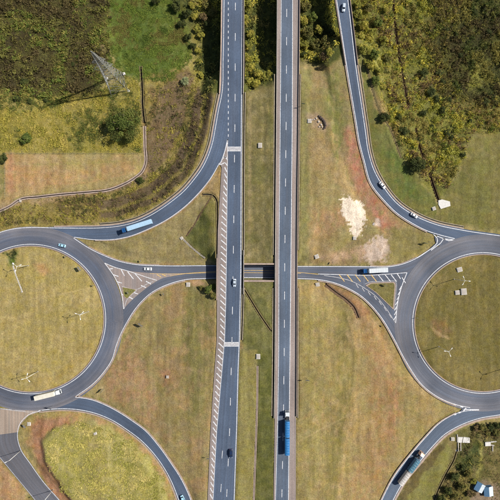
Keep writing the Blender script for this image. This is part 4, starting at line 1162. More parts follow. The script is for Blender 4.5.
# ------------------------------------------------------------------ vehicles
def wheel(parent, x, y, r, w, rimmed=True):
    e = MB().tube((x, y - w / 2, r), (x, y + w / 2, r), r, n=16).build("wheel", MATS["tyre"], parent)
    if rimmed:
        s_ = 1 if y > 0 else -1
        MB().tube((x, y + s_ * w / 2, r), (x, y + s_ * (w / 2 + 0.012), r), r * 0.62, n=12).build("rim", MATS["rim"], e)
    return e
def car(p_rear, p_front, z, paintname, label, scale=1.0, suv=False, group=None):
    a, b = P(p_rear[0], p_rear[1], z), P(p_front[0], p_front[1], z)
    d = b - a; c = (a + b) / 2
    e = empty("car", c, math.atan2(d.y, d.x)); e.location.z = z + 0.04
    e.scale = (scale,) * 3
    body = MATS[paintname]
    H = 0.15 if suv else 0.0
    # hull: cross-sections from tail to nose
    secs = [(-2.18, 0.70, 0.42, 0.80), (-2.12, 0.80, 0.30, 0.90), (-1.7, 0.88, 0.24, 0.98), (-0.6, 0.90, 0.22, 0.98), (0.7, 0.90, 0.22, 0.96), (1.4, 0.88, 0.24, 0.86), (1.95, 0.80, 0.28, 0.74), (2.15, 0.66, 0.36, 0.62)]
    mb = MB(); rings = []
    for x, hw, z0, z1 in secs:
        z1 += H; zm = z0 + (z1 - z0) * 0.6
        rings.append([(x, -hw * 0.9, z0), (x, hw * 0.9, z0), (x, hw, zm - 0.1), (x, hw * 0.98, zm + 0.06), (x, hw * 0.86, z1 - 0.02), (x, hw * 0.4, z1 + 0.03), (x, -hw * 0.4, z1 + 0.03), (x, -hw * 0.86, z1 - 0.02), (x, -hw * 0.98, zm + 0.06), (x, -hw, zm - 0.1)])
    mb.loft(rings); bo = mb.build("body", body, e, smooth=True)
    # cabin: pillars and glass as a tapered block, roof skin on top
    zb, zt = 0.93 + H, 1.42 + H
    x0, x1, r0, r1 = (-1.75 if suv else -1.55), 1.02, (-1.45 if suv else -1.0), 0.28
    mb = MB(); mb.add([(x0, -0.76, zb), (x1, -0.76, zb), (x1, 0.76, zb), (x0, 0.76, zb), (r0, -0.60, zt), (r1, -0.60, zt), (r1, 0.60, zt), (r0, 0.60, zt)], [(0, 1, 5, 4), (2, 3, 7, 6), (4, 5, 6, 7), (3, 2, 1, 0)])
    mb.build("side_windows", MATS["glass"], e)
    MB().add([(x1, -0.74, zb + 0.01), (x1, 0.74, zb + 0.01), (r1, 0.58, zt + 0.005), (r1, -0.58, zt + 0.005)], [(0, 1, 2, 3)]).build("windscreen", MATS["glass"], e)
    MB().add([(x0, 0.74, zb + 0.01), (x0, -0.74, zb + 0.01), (r0, -0.58, zt + 0.005), (r0, 0.58, zt + 0.005)], [(0, 1, 2, 3)]).build("rear_window", MATS["glass"], e)
    mb = MB(); mb.cbox(r0 - 0.08, r1 + 0.08, -0.63, 0.63, zt - 0.02, zt + 0.07, 0.05); mb.build("roof", body, e)
    for sx, sy in ((1.32, 0.78), (1.32, -0.78), (-1.32, 0.78), (-1.32, -0.78)):
        wheel(e, sx, sy, 0.31, 0.2)
    for sy in (-0.56, 0.56):
        MB().cbox(1.96, 2.14, sy - 0.16, sy + 0.16, 0.58 + H, 0.72 + H, 0.03).build("headlight", MATS["lamp_glass"], e)
        MB().cbox(-2.19, -2.08, sy - 0.16, sy + 0.16, 0.68 + H, 0.84 + H, 0.03).build("tail_light", MATS["tail_red"], e)
        MB().cbox(0.62, 0.82, sy * 1.66 - 0.09, sy * 1.66 + 0.09, 0.95 + H, 1.07 + H, 0.03).build("mirror", body, e)
    tag(e, label, "car", group)
    return e
car((343.9, 4.4), (343.0, 12.2), HZ - 0.02, "car_silver", "pale silver car on the narrow slip road at the top edge", 1.06, True)
car((379.2, 182.2), (384.6, 188.6), z_rampR(0, 185), "car_white", "white car with dark windows halfway down the right slip road", 1.06)
car((409.9, 213.2), (417.4, 217.8), z_rampR(0, 216), "car_white", "small white car nearing the right roundabout on the slip road", 1.0)
car((66.4, 246.4), (58.6, 244.6), 0.0, "car_lightblue", "light blue car on the upper rim of the left roundabout", 1.0)
car((152.4, 269.0), (143.8, 268.8), 0.0, "car_white", "white car on the link road near the left painted island", 1.06)
car((234.6, 278.8), (234.4, 286.6), HZ, "car_silver", "silver car with dark glass crossing the left bridge", 1.02)
car((231.0, 448.6), (230.9, 456.8), HZ, "car_darkblue", "dark blue car alone low on the left carriageway", 1.1, True)
car((181.4, 494.6), (184.8, 501.8), z_exitL(183, 498), "car_lightblue", "pale blue car leaving by the bottom edge on the lower left slip road", 1.0)

def tractor(e, x0, cabmat, hood=False):
    """tractor unit whose cab front is at x0 (forward = +x)"""
    MB().box(x0 - 5.6, x0 - 0.3, -0.42, 0.42, 0.62, 0.92).build("chassis", MATS["chassis"], e)
    mb = MB(); rings = []
    for z, f, b, hw in ((0.55, 0.0, -2.1, 1.2), (1.5, 0.0, -2.15, 1.24), (1.9, -0.04, -2.15, 1.24), (2.95, -0.22, -2.15, 1.2), (3.15, -0.5, -2.1, 1.1)):
        rings.append([(x0 + f - 0.18, -hw, z), (x0 + f, -hw + 0.22, z), (x0 + f, hw - 0.22, z), (x0 + f - 0.18, hw, z), (x0 + b, hw, z), (x0 + b, -hw, z)])
    mb.loft(rings); cb = mb.build("cab", MATS[cabmat], e)
    MB().add([(x0 + 0.012, -0.98, 1.85), (x0 + 0.012, 0.98, 1.85), (x0 - 0.19, 0.94, 2.85), (x0 - 0.19, -0.94, 2.85)], [(0, 1, 2, 3)]).build("windscreen", MATS["glass"], cb)
    for s_ in (-1, 1):
        MB().box(x0 - 1.2, x0 - 0.35, s_ * 1.245 - 0.01, s_ * 1.245 + 0.01, 1.9, 2.65).build("side_window", MATS["glass"], cb)
        MB().cbox(x0 - 0.3, x0 - 0.12, s_ * 1.4 - 0.12, s_ * 1.4 + 0.12, 2.0, 2.7, 0.03).build("mirror", MATS["chassis"], cb)
        MB().cbox(x0 - 0.05, x0 + 0.06, s_ * 0.9 - 0.2, s_ * 0.9 + 0.2, 0.75, 1.0, 0.03).build("headlight", MATS["lamp_glass"], cb)
        MB().tube((x0 - 3.6, s_ * 0.95, 0.75), (x0 - 2.4, s_ * 0.95, 0.75), 0.32, n=10).build("fuel_tank", MATS["rim"], e)
    # slanted wind deflector and sleeper roof
    MB().add([(x0 - 0.75, -0.95, 3.14), (x0 - 0.75, 0.95, 3.14), (x0 - 2.05, 1.05, 3.7), (x0 - 2.05, -1.05, 3.7), (x0 - 2.1, -1.05, 3.1), (x0 - 2.1, 1.05, 3.1)], [(0, 1, 2, 3), (3, 2, 5, 4), (0, 3, 4), (1, 5, 2)]).build("wind_deflector", MATS[cabmat], e)
    MB().cbox(x0 - 0.1, x0 + 0.1, -1.2, 1.2, 0.4, 0.75, 0.04).build("bumper", MATS["chassis"], e)
    for xx in (x0 - 1.2, x0 - 4.0, x0 - 5.2):
        for s_ in (-1, 1): wheel(e, xx, s_ * 1.02, 0.5, 0.34 if xx > x0 - 2 else 0.5)
def trailer(e, xa, xb, bodymat, kind, top=4.1, axles=3):
    """trailer from xa (rear) to xb (front)"""
    fr = MB().box(xa + 0.1, xb - 0.2, -0.5, 0.5, 0.85, 1.12).build("trailer_frame", MATS["chassis"], e)
    if kind == "box":
        mb = MB(); mb.cbox(xa, xb, -1.28, 1.28, 1.12, top, 0.05); b = mb.build("trailer_body", MATS[bodymat], e)
        mb = MB(); n = int((xb - xa) / 1.2)
        for i in range(1, n):
            x = xa + (xb - xa) * i / n
            mb.box(x - 0.035, x + 0.035, -1.22, 1.22, top, top + 0.025)
        mb.build("roof_ribs", MATS[bodymat], b)
        for s_ in (-1, 1):
            MB().box(xa - 0.03, xa - 0.002, s_ * 0.62 - 0.58, s_ * 0.62 + 0.58, 1.2, top - 0.08).build("rear_door", MATS[bodymat], b)
        mb = MB(); mb.box(xb - 0.001, xb + 0.5, -0.8, 0.8, top - 1.9, top - 0.5); mb.build("cooling_unit", MATS["truck_white"], b)
    else:      # grain body with a tarpaulin bowed over hoops
        mb = MB(); mb.cbox(xa, xb, -1.28, 1.28, 1.1, top - 0.55, 0.04); b = mb.build("cargo_box", MATS["wall_blue" if kind == "tarp" else bodymat], e)
        mb = MB(); rings = []; n = int((xb - xa) / 0.45)
        for i in range(n + 1):
            x = xa + (xb - xa) * i / n
            hoop = 0.09 if i % 3 == 0 else 0.0
            q = random.uniform(-0.03, 0.03)
            zz = [top - 0.75, top - 0.45 + hoop * .4, top - 0.12 + hoop + q, top + hoop + q, top - 0.12 + hoop - q, top - 0.45 + hoop * .4, top - 0.75]
            yy = [-1.31, -1.31, -0.75, 0, 0.75, 1.31, 1.31]
            rings.append([(x, y_, z_) for y_, z_ in zip(yy, zz)])
        mb.loft(rings); mb.build("tarpaulin", MATS[bodymat], e)
    for k in range(axles):
        for s_ in (-1, 1): wheel(e, xa + 1.2 + k * 1.25, s_ * 1.0, 0.5, 0.5)
    for s_ in (-1, 1):
        MB().box(xa - 0.04, xa + 0.02, s_ * 1.0 - 0.15, s_ * 1.0 + 0.15, 0.9, 1.02).build("tail_light", MATS["tail_red"], fr)
def truck(name, p_rear, p_front, z, label, parts, mid=2.5):
    a, b = P(p_rear[0], p_rear[1], z + mid), P(p_front[0], p_front[1], z + mid)
    d = b - a; L = d.length
    e = empty(name, (a + b) / 2, math.atan2(d.y, d.x)); e.location.z = z + 0.05
    parts(e, L)
    tag(e, label, "truck")
    return e
def semi(cabmat, bodymat, cablen=3.4):
    def f(e, L):
        tractor(e, L / 2, cabmat); trailer(e, -L / 2, L / 2 - cablen, bodymat, "box")
    return f
truck("articulated_truck", (151.8, 221.4), (121.8, 231.0), z_rampL(138, 226) + 0.05, "articulated truck with blue cab and pale box trailer on left slip road", semi("truck_blue", "box_pale_blue"))
truck("articulated_truck", (35.4, 397.9), (60.2, 391.8), 0.02, "cream box truck with white cab rounding the left roundabout", semi("truck_white", "box_cream", 3.0))
truck("articulated_truck", (387.2, 269.8), (362.8, 271.2), 0.02, "truck with blue cab and white box beside the right painted island", semi("truck_blue", "truck_white", 3.2))
def road_train(cabmat, m1, k1, m2, k2):
    def f(e, L):
        tractor(e, L / 2, cabmat)
        f1 = L / 2 - 4.9; half = (L - 4.9) / 2
        trailer(e, f1 - half + 0.55, f1, m1, k1, top=4.0); trailer(e, -L / 2, -L / 2 + half - 0.1, m2, k2, top=4.0)
        MB().box(-L / 2 + half - 0.2, -L / 2 + half + 0.75, -0.12, 0.12, 0.8, 1.0).build("drawbar", MATS["chassis"], e)
    return f
truck("road_train", (287.1, 454.4), (287.3, 411.8), HZ, "white cab hauling two blue tarpaulin trailers up the right carriageway", road_train("truck_white", "tarp_blue", "tarp", "tarp_blue", "tarp"))
truck("road_train", (400.0, 484.0), (423.2, 452.8), z_exitR(410, 468), "truck with pale orange cab, teal front load and white rear load", road_train("truck_orange", "tarp_teal", "tarp", "tarp_white", "open"))

# ------------------------------------------------------------------ lamp posts
def lamp_post(px, py, label, arms=3, h=12.5, rz=0.0, kind="tri"):
    g = G(px, py)
    e = empty("lamp_post", g, rz)
    MB().box(-0.3, 0.3, -0.3, 0.3, -0.3, 0.12).build("footing", MATS["concrete"], e)
    MB().tube((0, 0, 0.1), (0, 0, h), 0.16, 0.08, n=10).build("pole", MATS["pole_white"], e, smooth=True)
    MB().tube((0, 0, h - 0.15), (0, 0, h + 0.25), 0.17, 0.13, n=10).build("cap", MATS["pole_white"], e)
    for k in range(arms):
        an = 2 * math.pi * k / arms
        dx, dy = math.cos(an), math.sin(an)
        a = MB().tube((0, 0, h), (dx * 1.9, dy * 1.9, h + 0.35), 0.07, 0.055, n=8).build("arm", MATS["pole_white"], e)
        M = Matrix.Translation((dx * 2.3, dy * 2.3, h + 0.42)) @ Matrix.Rotation(an, 4, 'Z')
        MB().box(-0.55, 0.55, -0.2, 0.2, -0.1, 0.08, M, top=(0.8, 0.6)).build("lamp_head", MATS["pole_white"], a)
    tag(e, label, "lamp post")
    return e
lamp_post(28.4, 265.6, "triple-headed lamp post beside the white channel on left roundabout", rz=R(20))
lamp_post(88.4, 311.6, "triple-headed lamp post at the right side of left roundabout lawn", rz=R(40))
lamp_post(37.8, 371.6, "triple-headed lamp post near the bottom of left roundabout lawn", rz=R(75))
lamp_post(454.2, 279.2, "triple-headed lamp post near the upper white boxes on right roundabout", rz=R(-5))
lamp_post(438.8, 346.6, "triple-headed lamp post lower left on the right roundabout lawn", rz=R(50))
lamp_post(504, 368.4, "triple-headed lamp post casting a shadow at right roundabout's lower edge", rz=R(10))
lamp_post(21.2, 450.2, "single-armed white lamp post beside the side road junction", arms=1, h=12, rz=R(205))
lamp_post(53.4, 489.6, "single-armed white lamp post beside the side road at bottom edge", arms=1, h=12, rz=R(205))

# ------------------------------------------------------------------ road signs
def road_sign(px, py, label, w=2.0, h=1.4, zc=2.2, rz=0.0, one=False):
    g = G(px, py); e = empty("road_sign", g, rz)
    for s_ in ((0,) if one else (-1, 1)):
        MB().tube((0.05, s_ * w * 0.32, -0.4), (0.05, s_ * w * 0.32, zc + h * 0.45), 0.05, n=6).build("post", MATS["galvanised"], e)
    b = MB(); b.box(-0.05, -0.01, -w / 2, w / 2, zc - h / 2, zc + h / 2); b.build("panel", MATS["sign_back"], e)
    MB().box(-0.062, -0.052, -w / 2 + 0.03, w / 2 - 0.03, zc - h / 2 + 0.03, zc + h / 2 - 0.03).build("face", MATS["sign_face"], e)
    tag(e, label, "road sign")
for a in ((80.6, 268.6, "large two-post sign on left roundabout lawn near the upper lamp", 2.8, 1.7, 2.6, R(35)),
          (66.6, 256.4, "small sign at the upper edge of the left roundabout lawn", 1.2, 0.9, 2.0, R(20), True),
          (94, 285.2, "small sign at the right edge of the left roundabout lawn", 1.2, 0.9, 2.0, R(60), True),
          (141.4, 324.2, "large two-post sign right of the link road's left curve", 3.0, 1.7, 2.6, R(55)),
          (164, 293.8, "small sign below the link road left of the bridges", 1.2, 0.9, 2.0, R(30), True),
          (141.4, 260.8, "small sign above the link road left of the bridges", 1.2, 0.9, 2.0, R(10), True),
          (103.0, 390.0, "large two-post sign by the lower left slip road", 3.0, 1.7, 2.6, R(-40)),
          (424.2, 243.2, "wide sign by the upper right gore, left one of two", 2.4, 1.6, 2.4, R(70)),
          (427.4, 242.0, "narrow sign by the upper right gore, right one of two", 1.2, 1.5, 2.4, R(80)),
          (384.4, 284.6, "dark two-post sign on the right grass island", 2.4, 1.5, 2.4, R(60)),
          (383.6, 325.2, "small sign right of the brown ditch by the link road curve", 1.2, 0.9, 2.0, R(40), True),
          (416.0, 317.4, "small sign at the left edge of right roundabout lawn", 1.2, 0.9, 2.0, R(90), True),
          (332.2, 262.4, "small sign above the link road right of the bridges", 1.2, 0.9, 2.0, R(0), True),
          (208.4, 456.0, "small sign left of the hatched shoulder near the bottom", 1.4, 1.0, 3.2, R(80), True),
          (306.6, 378.2, "tall sign right of the right carriageway near barrier end", 2.2, 1.6, 4.2, R(85), True),
          (53.0, 405.8, "tall sign below the cream truck at lower left roundabout", 2.0, 1.4, 4.4, R(75), True),
          (26.6, 424.6, "sign with long shadow at the corner of the side road", 2.0, 1.2, 2.8, R(40)),
          (128.6, 292.4, "small sign on the tiny left grass island", 1.3, 1.0, 2.0, R(30), True),
          (302.4, 106.0, "sign on a post beside the right carriageway barrier up top", 1.8, 1.2, 4.0, R(85), True)):
    road_sign(*a)

# ------------------------------------------------------------------ concrete boxes, slabs, huts
def con_box(px, py, sx, sy, h, label, rz=0.0, mat="concrete_white", name="inspection_box"):
    g = G(px, py); e = empty(name, g, rz)
    MB().cbox(-sx / 2, sx / 2, -sy / 2, sy / 2, -0.4, h, 0.05).build("walls", MATS[mat], e)
    MB().cbox(-sx / 2 + 0.18, sx / 2 - 0.18, -sy / 2 + 0.18, sy / 2 - 0.18, h + 0.001, h + 0.1, 0.03).build("lid", MATS["concrete"], e)
    tag(e, label, "concrete box")
for a in ((260, 145.6, 2.2, 2.7, 0.7, "white concrete box in the median above the bridges"),
          (258.2, 356.4, 2.2, 2.8, 0.6, "pale concrete box at the head of the lower median drain"),
          (309.4, 121.2, 2.2, 2.2, 0.6, "white concrete box beside the rubble right of the motorway"),
          (354.4, 238.2, 1.9, 1.9, 0.6, "small white box just below the pale sand patch"),
          (316.6, 256.6, 2.3, 2.3, 0.5, "round-edged pale box above the link road right of bridges", R(20)),
          (317.4, 284.6, 2.4, 2.2, 0.6, "pale box below the link road right of bridges", R(10), "concrete"),
          (188.2, 284.6, 2.2, 2.4, 0.6, "white box below the link road left of bridges"),
          (181.6, 238.2, 1.7, 1.5, 0.5, "small white box at the head of the stepped drain", R(35)),
          (459.2, 269.6, 3.0, 2.6, 0.6, "white concrete box high on the right roundabout lawn", R(15)),
          (457.0, 292.5, 2.5, 2.4, 0.6, "smaller of the paired white boxes on right roundabout, left", R(5)),
          (463.4, 291.6, 3.1, 3.6, 0.7, "larger of the paired white boxes on right roundabout, right", R(5)),
          (433.6, 208.6, 2.0, 2.0, 0.6, "small white box left of the concrete apron", R(20)),
          (452.4, 438.8, 2.1, 1.9, 0.6, "yellowish white box left of the white slabs, bottom right", 0, "box_cream"),
          (456.2, 449.6, 1.6, 1.7, 0.6, "small white box below the white slabs, bottom right"),
          (13.2, 263.6, 1.1, 0.9, 0.4, "small white box at the top of the roundabout channel", R(70)),
          (22.2, 291.6, 0.9, 0.8, 0.4, "tiny white box at the lower end of the roundabout channel", R(70)),
          (29.2, 423.8, 1.9, 1.9, 0.5, "white box on the red bank beside side road junction"),
          (95.4, 433.4, 1.6, 1.3, 0.5, "small white block at the top of the grassy mound", R(20)),
          (167.6, 376.8, 1.7, 1.7, 0.4, "pinkish block on the red soil patch of left verge", 0, "concrete_pink"),
          (20.6, 201.0, 1.2, 1.6, 0.7, "small pale post box at the bend of the field channel", 0, "concrete"),
          (373.6, 224, 1.8, 1.3, 0.3, "pale block among red soil left of the right slip road", R(50), "concrete_pink")):
    con_box(*a)
def prism(name, pts, h, mat, label=None, cat=None, parent=None, z0=-0.4):
    g = [G(*p) for p in pts]; zb = max(q.z for q in g)
    mb = MB(); rings = [[(q.x, q.y, min(q.z, zb) + z0) for q in g], [(q.x, q.y, zb + h) for q in g]]
    area = sum(g[i].x * g[(i + 1) % len(g)].y - g[(i + 1) % len(g)].x * g[i].y for i in range(len(g)))
    if area < 0: rings = [list(reversed(r)) for r in rings]
    mb.loft(rings); o = mb.build(name, MATS[mat], parent)
    if label: tag(o, label, cat)
    return o
prism("concrete_apron", [(437.3, 200.6), (441.9, 199.5), (449.7, 201.6), (450.2, 206), (440.6, 209), (438.2, 204.5)], 0.35, "concrete_white", "bright white concrete apron at the lower end of the ditch", "slab")
cs = empty("culvert_headwall", (0, 0, 0))
prism("slab", [(457.6, 436.8), (462.4, 436.8), (461.2, 442.2), (457.6, 442.2)], 0.5, "concrete_white", parent=cs)
prism("slab", [(463.2, 436.8), (469, 437.2), (469, 442.2), (462.0, 442.2)], 0.55, "concrete_white", parent=cs)
prism("wing_wall", [(457.4, 442.6), (458.3, 442.6), (458, 450.6), (457.1, 450.6)], 0.5, "concrete", parent=cs)
prism("wing_wall", [(460, 442.6), (460.9, 442.6), (460.8, 450.4), (459.9, 450.4)], 0.5, "concrete", parent=cs)
prism("wing_wall", [(456.6, 434.2), (457.6, 434.2), (457.5, 442), (456.7, 442)], 0.4, "concrete", parent=cs)
tag(cs, "white double slab culvert headwall with wing walls, bottom right", "culvert")
cs = empty("culvert_headwall", (0, 0, 0))
prism("slab", [(484.6, 441.8), (490, 441.4), (490.2, 445.4), (484.8, 445.8)], 0.6, "concrete_white", parent=cs)
prism("wing_wall", [(490.4, 441.2), (496, 440.8), (496, 441.7), (490.4, 442.1)], 0.5, "concrete_white", parent=cs)
prism("wing_wall", [(490.4, 444.2), (494, 444.8), (494, 445.7), (490.4, 445.2)], 0.5, "concrete", parent=cs)
prism("wing_wall", [(492, 445.8), (492.9, 445.8), (492.9, 451), (492, 451)], 0.4, "concrete", parent=cs)
tag(cs, "white box culvert with short arms near the right edge, bottom right", "culvert")
# rubble: curved dark stones and a few pale blocks
def stone(mb, c, r):
    rings = []
    for z, k in ((-0.3, 0.9), (0.25 * r, 1.0), (0.7 * r, 0.8), (1.0 * r, 0.4)):
        rings.append([(c.x + r * k * random.uniform(0.75, 1.15) * math.cos(i * math.pi / 3.5), c.y + r * k * random.uniform(0.75, 1.15) * math.sin(i * math.pi / 3.5), c.z + z) for i in range(7)])
    mb.loft(rings)
_on = {"rubble_dark": 0, "debris": 0}; _ow = ["first", "second", "third", "fourth", "fifth", "sixth", "seventh", "last"]
for px, py, r, m in [(319, 116.4, .7, "rubble_dark"), (320.6, 117.6, .9, "rubble_dark"), (322, 119.2, 1.0, "rubble_dark"), (323.6, 121, .9, "rubble_dark"), (324.6, 123, 1.0, "rubble_dark"), (325.2, 125.2, .9, "rubble_dark"), (324.8, 127.4, .8, "rubble_dark"), (323.6, 128.8, .6, "rubble_dark"),
                     (316, 118.4, .6, "debris"), (314, 119.4, .5, "debris"), (312.4, 119.8, .5, "debris"), (318.4, 121.6, .7, "debris"), (321, 124.8, .7, "debris"), (319, 126.8, .5, "debris"), (322, 127, .6, "debris")]:
    mb = MB(); g = G(px, py); q = Vector((0, 0, g.z)); g0 = Vector((0, 0, 0)); stone(mb, g0, r)
    o = mb.build("rubble_stone", MATS[m]); o.location = g
    k_ = _on[m]; _on[m] += 1
    tag(o, _ow[k_] + " dark stone along the rubble curve, counted from the top" if m == "rubble_dark" else _ow[k_] + " pale stone within the rubble curve, counted from the top left", "stone", "dark rubble stones" if m == "rubble_dark" else "pale rubble stones")
def hut(px, py, rz, w, l, eave, ridge, label, painted_shade=True):
    g = G(px, py); e = empty("hut", g, rz)
    MB().box(-w / 2 + 0.25, w / 2 - 0.25, -l / 2 + 0.2, l / 2 - 0.2, -0.4, eave + 0.12).build("wall", MATS["wall_blue"], e)
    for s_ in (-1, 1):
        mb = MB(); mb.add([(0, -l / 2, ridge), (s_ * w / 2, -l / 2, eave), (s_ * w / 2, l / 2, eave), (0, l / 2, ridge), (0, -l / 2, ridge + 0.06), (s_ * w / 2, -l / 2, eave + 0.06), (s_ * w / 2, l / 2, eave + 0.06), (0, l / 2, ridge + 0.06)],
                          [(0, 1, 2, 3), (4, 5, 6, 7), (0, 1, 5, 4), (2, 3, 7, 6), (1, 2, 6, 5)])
        r = mb.build("roof_slope", MATS["roof_metal" if s_ > 0 else "wall_blue"], e)  # west slope's shade is put into its colour, dark blue against white metal
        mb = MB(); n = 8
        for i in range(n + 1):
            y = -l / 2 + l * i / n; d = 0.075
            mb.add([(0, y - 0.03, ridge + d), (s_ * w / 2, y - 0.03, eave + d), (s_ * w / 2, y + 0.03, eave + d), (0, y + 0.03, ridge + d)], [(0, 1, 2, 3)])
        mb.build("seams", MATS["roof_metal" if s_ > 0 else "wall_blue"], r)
    for s_ in (-1, 1):
        MB().add([(-w / 2 + 0.25, s_ * (l / 2 - 0.2), eave), (w / 2 - 0.25, s_ * (l / 2 - 0.2), eave), (0, s_ * (l / 2 - 0.2), ridge - 0.05)], [(0, 1, 2)]).build("gable", MATS["wall_blue"], e)
    MB().box(-0.4, 0.4, -l / 2 + 0.14, -l / 2 + 0.198, 0, 1.9).build("door", MATS["wood"], e)
    tag(e, label, "hut")
hut(477.8, 485.6, R(-28), 5.2, 4.8, 2.0, 2.75, "left small gabled hut, tilted, white roof with painted dark blue shade, bottom right")
hut(486.6, 489.4, R(4), 5.2, 5.4, 2.0, 2.75, "right small gabled hut, upright, white roof with painted dark blue shade, bottom right")
mb = MB(); g = G(474.5, 494.6); stone(mb, Vector((0, 0, 0)), 0.9); o = mb.build("boulder", MATS["debris"]); o.location = g; tag(o, "pale boulder beside the left hut in the bottom right corner", "stone")

# ------------------------------------------------------------------ lattice pylon
pc = G(117.7, 84.7); py_ = empty("lattice_pylon", pc, R(15.5))
PROF = [(0, 5.1), (7, 4.1), (14, 3.2), (21, 2.35), (28, 1.55), (34, 1.0), (39, 0.6), (42.5, 0.08)]
def pw(z): return float(np.interp(z, [p[0] for p in PROF], [p[1] for p in PROF]))
for sx, sy in ((-1, -1), (1, -1), (1, 1), (-1, 1)):
    mb = MB()
    for (z0, w0), (z1, w1) in zip(PROF[:-1], PROF[1:]):
        mb.tube((sx * w0, sy * w0, z0), (sx * w1, sy * w1, z1), 0.15, n=6)
    mb.build("leg", MATS["galvanised"], py_)
    MB().cbox(sx * 5.1 - 0.7, sx * 5.1 + 0.7, sy * 5.1 - 0.7, sy * 5.1 + 0.7, -1.5, 0.35, 0.08).build("footing", MATS["concrete_white"], py_)
levels = [0, 5, 9.5, 13.5, 17, 20.2, 23, 25.6, 28, 30.2, 32.2, 34, 35.7, 37.2, 38.6, 40]
for f in range(4):
    ca, sa = math.cos(f * math.pi / 2), math.sin(f * math.pi / 2)
    mb = MB()
    def T(x, y, z): return (x * ca - y * sa, x * sa + y * ca, z)
    for z0, z1 in zip(levels[:-1], levels[1:]):
        w0, w1 = pw(z0), pw(z1)
        r = 0.075 if z0 < 20 else 0.065
        mb.tube(T(-w0, -w0, z0), T(w1, -w1, z1), r, n=4); mb.tube(T(w0, -w0, z0), T(-w1, -w1, z1), r, n=4)
        mb.tube(T(-w1, -w1, z1), T(w1, -w1, z1), r, n=4)
    mb.build("bracing", MATS["galvanised"], py_)
for z, arm in ((25, 5.0), (32, 3.4)):
    for s_ in (-1, 1):
        mb = MB(); w = pw(z); w2 = pw(z + 1.6)
        tip = (s_ * arm, 0, z)
        for yy in (-1, 1):
            mb.tube((s_ * w, yy * w, z), tip, 0.09, n=4); mb.tube((s_ * w2, yy * w2, z + 1.6), tip, 0.08, n=4)
        for k in (0.33, 0.66):
            x = s_ * (w + (arm - w) * k); mb.tube((x, -w * (1 - k), z), (x, w * (1 - k), z), 0.06, n=4); mb.tube((x, 0, z), (x, 0, z + 1.6 * (1 - k)), 0.06, n=4)
        a = mb.build("cross_arm", MATS["galvanised"], py_)
        MB().tube((tip[0], 0, z - 0.1), (tip[0], 0, z - 1.9), 0.1, n=6).build("insulator", MATS["galvanised"], a)
tag(py_, "tall grey lattice power pylon standing in scrub at top left", "pylon")

# ------------------------------------------------------------------ fence of the mown field
fe = empty("field_fence", (0, 0, 0))
fp = [(5.5, y) for y in range(198, 154, -5)] + [(x, 153.6) for x in range(6, 142, 6)]
prev = None
for x, y in fp:
    g = G(x, y)
    MB().tube((g.x, g.y, g.z - 0.4), (g.x, g.y, g.z + 1.35), 0.08, n=6).build("fence_post", MATS["wood"], fe)
    if prev is not None:
        mb = MB()
        for h in (0.4, 0.8, 1.2): mb.tube((prev.x, prev.y, prev.z + h), (g.x, g.y, g.z + h), 0.012, n=4)
        mb.build("wire", MATS["galvanised"], fe)
    prev = g
tag(fe, "wire fence on wooden posts around the mown rectangular field", "fence")

# ------------------------------------------------------------------ vegetation
LEAF = 1.62
def soft(pal, k=0.04):
    p = np.array(pal, float); g = p @ np.array([0.3, 0.55, 0.15])
    return (p * (1 - k) + g[..., None] * k) * np.array([1.02, 0.975, 0.97])
def leaf_cloud(n, clumps, size, seed, hue, flat=0.55):
    """leaf quads spread over a set of clumps (unit crown: radius 1, height about 1)"""
    r = np.random.default_rng(seed)
    cc = np.array([c[:3] for c in clumps]); cr = np.array([c[3] for c in clumps])
    k = r.choice(len(cc), n, p=cr ** 2 / (cr ** 2).sum())
    d = r.normal(size=(n, 3)); d[:, 2] = np.abs(d[:, 2]) * 1.1 - 0.35
    d /= np.linalg.norm(d, axis=1)[:, None]
    rad = cr[k] * r.uniform(0.55, 1.08, n)
    pos = cc[k] + d * rad[:, None] * np.array([1, 1, 0.8])
    nrm = d * 0.6 + r.normal(size=(n, 3)) * flat + np.array([0.1, 0, 0.55]); nrm /= np.linalg.norm(nrm, axis=1)[:, None]
    t = np.cross(nrm, r.normal(size=(n, 3))); t /= np.linalg.norm(t, axis=1)[:, None]
    b = np.cross(nrm, t)
    s = size * r.uniform(0.6, 1.35, n)[:, None]
    v = np.stack([pos - t * s, pos + b * s * 0.55, pos + t * s, pos - b * s * 0.55], 1)
    pal = soft(hue) * LEAF
    ck = r.integers(0, len(pal), len(cc))
    colr = pal[ck[k]] * 0.65 + pal[r.integers(0, len(pal), n)] * 0.35
    colr = colr * r.uniform(0.8, 1.2, n)[:, None]
    return v.reshape(-1, 3), np.arange(4 * n).reshape(n, 4), np.repeat(colr, 4, axis=0)
def crown_clumps(seed, n, spread=0.72, up=0.62, rr=(0.22, 0.42)):
    r = np.random.default_rng(seed); out = []
    for i in range(n):
        a = r.uniform(0, 2 * math.pi); q = math.sqrt(r.uniform(0, 1)) * spread
        z = up + (1 - q * q) * r.uniform(-0.1, 0.42)
        out.append((q * math.cos(a), q * math.sin(a), z, r.uniform(*rr)))
    return out
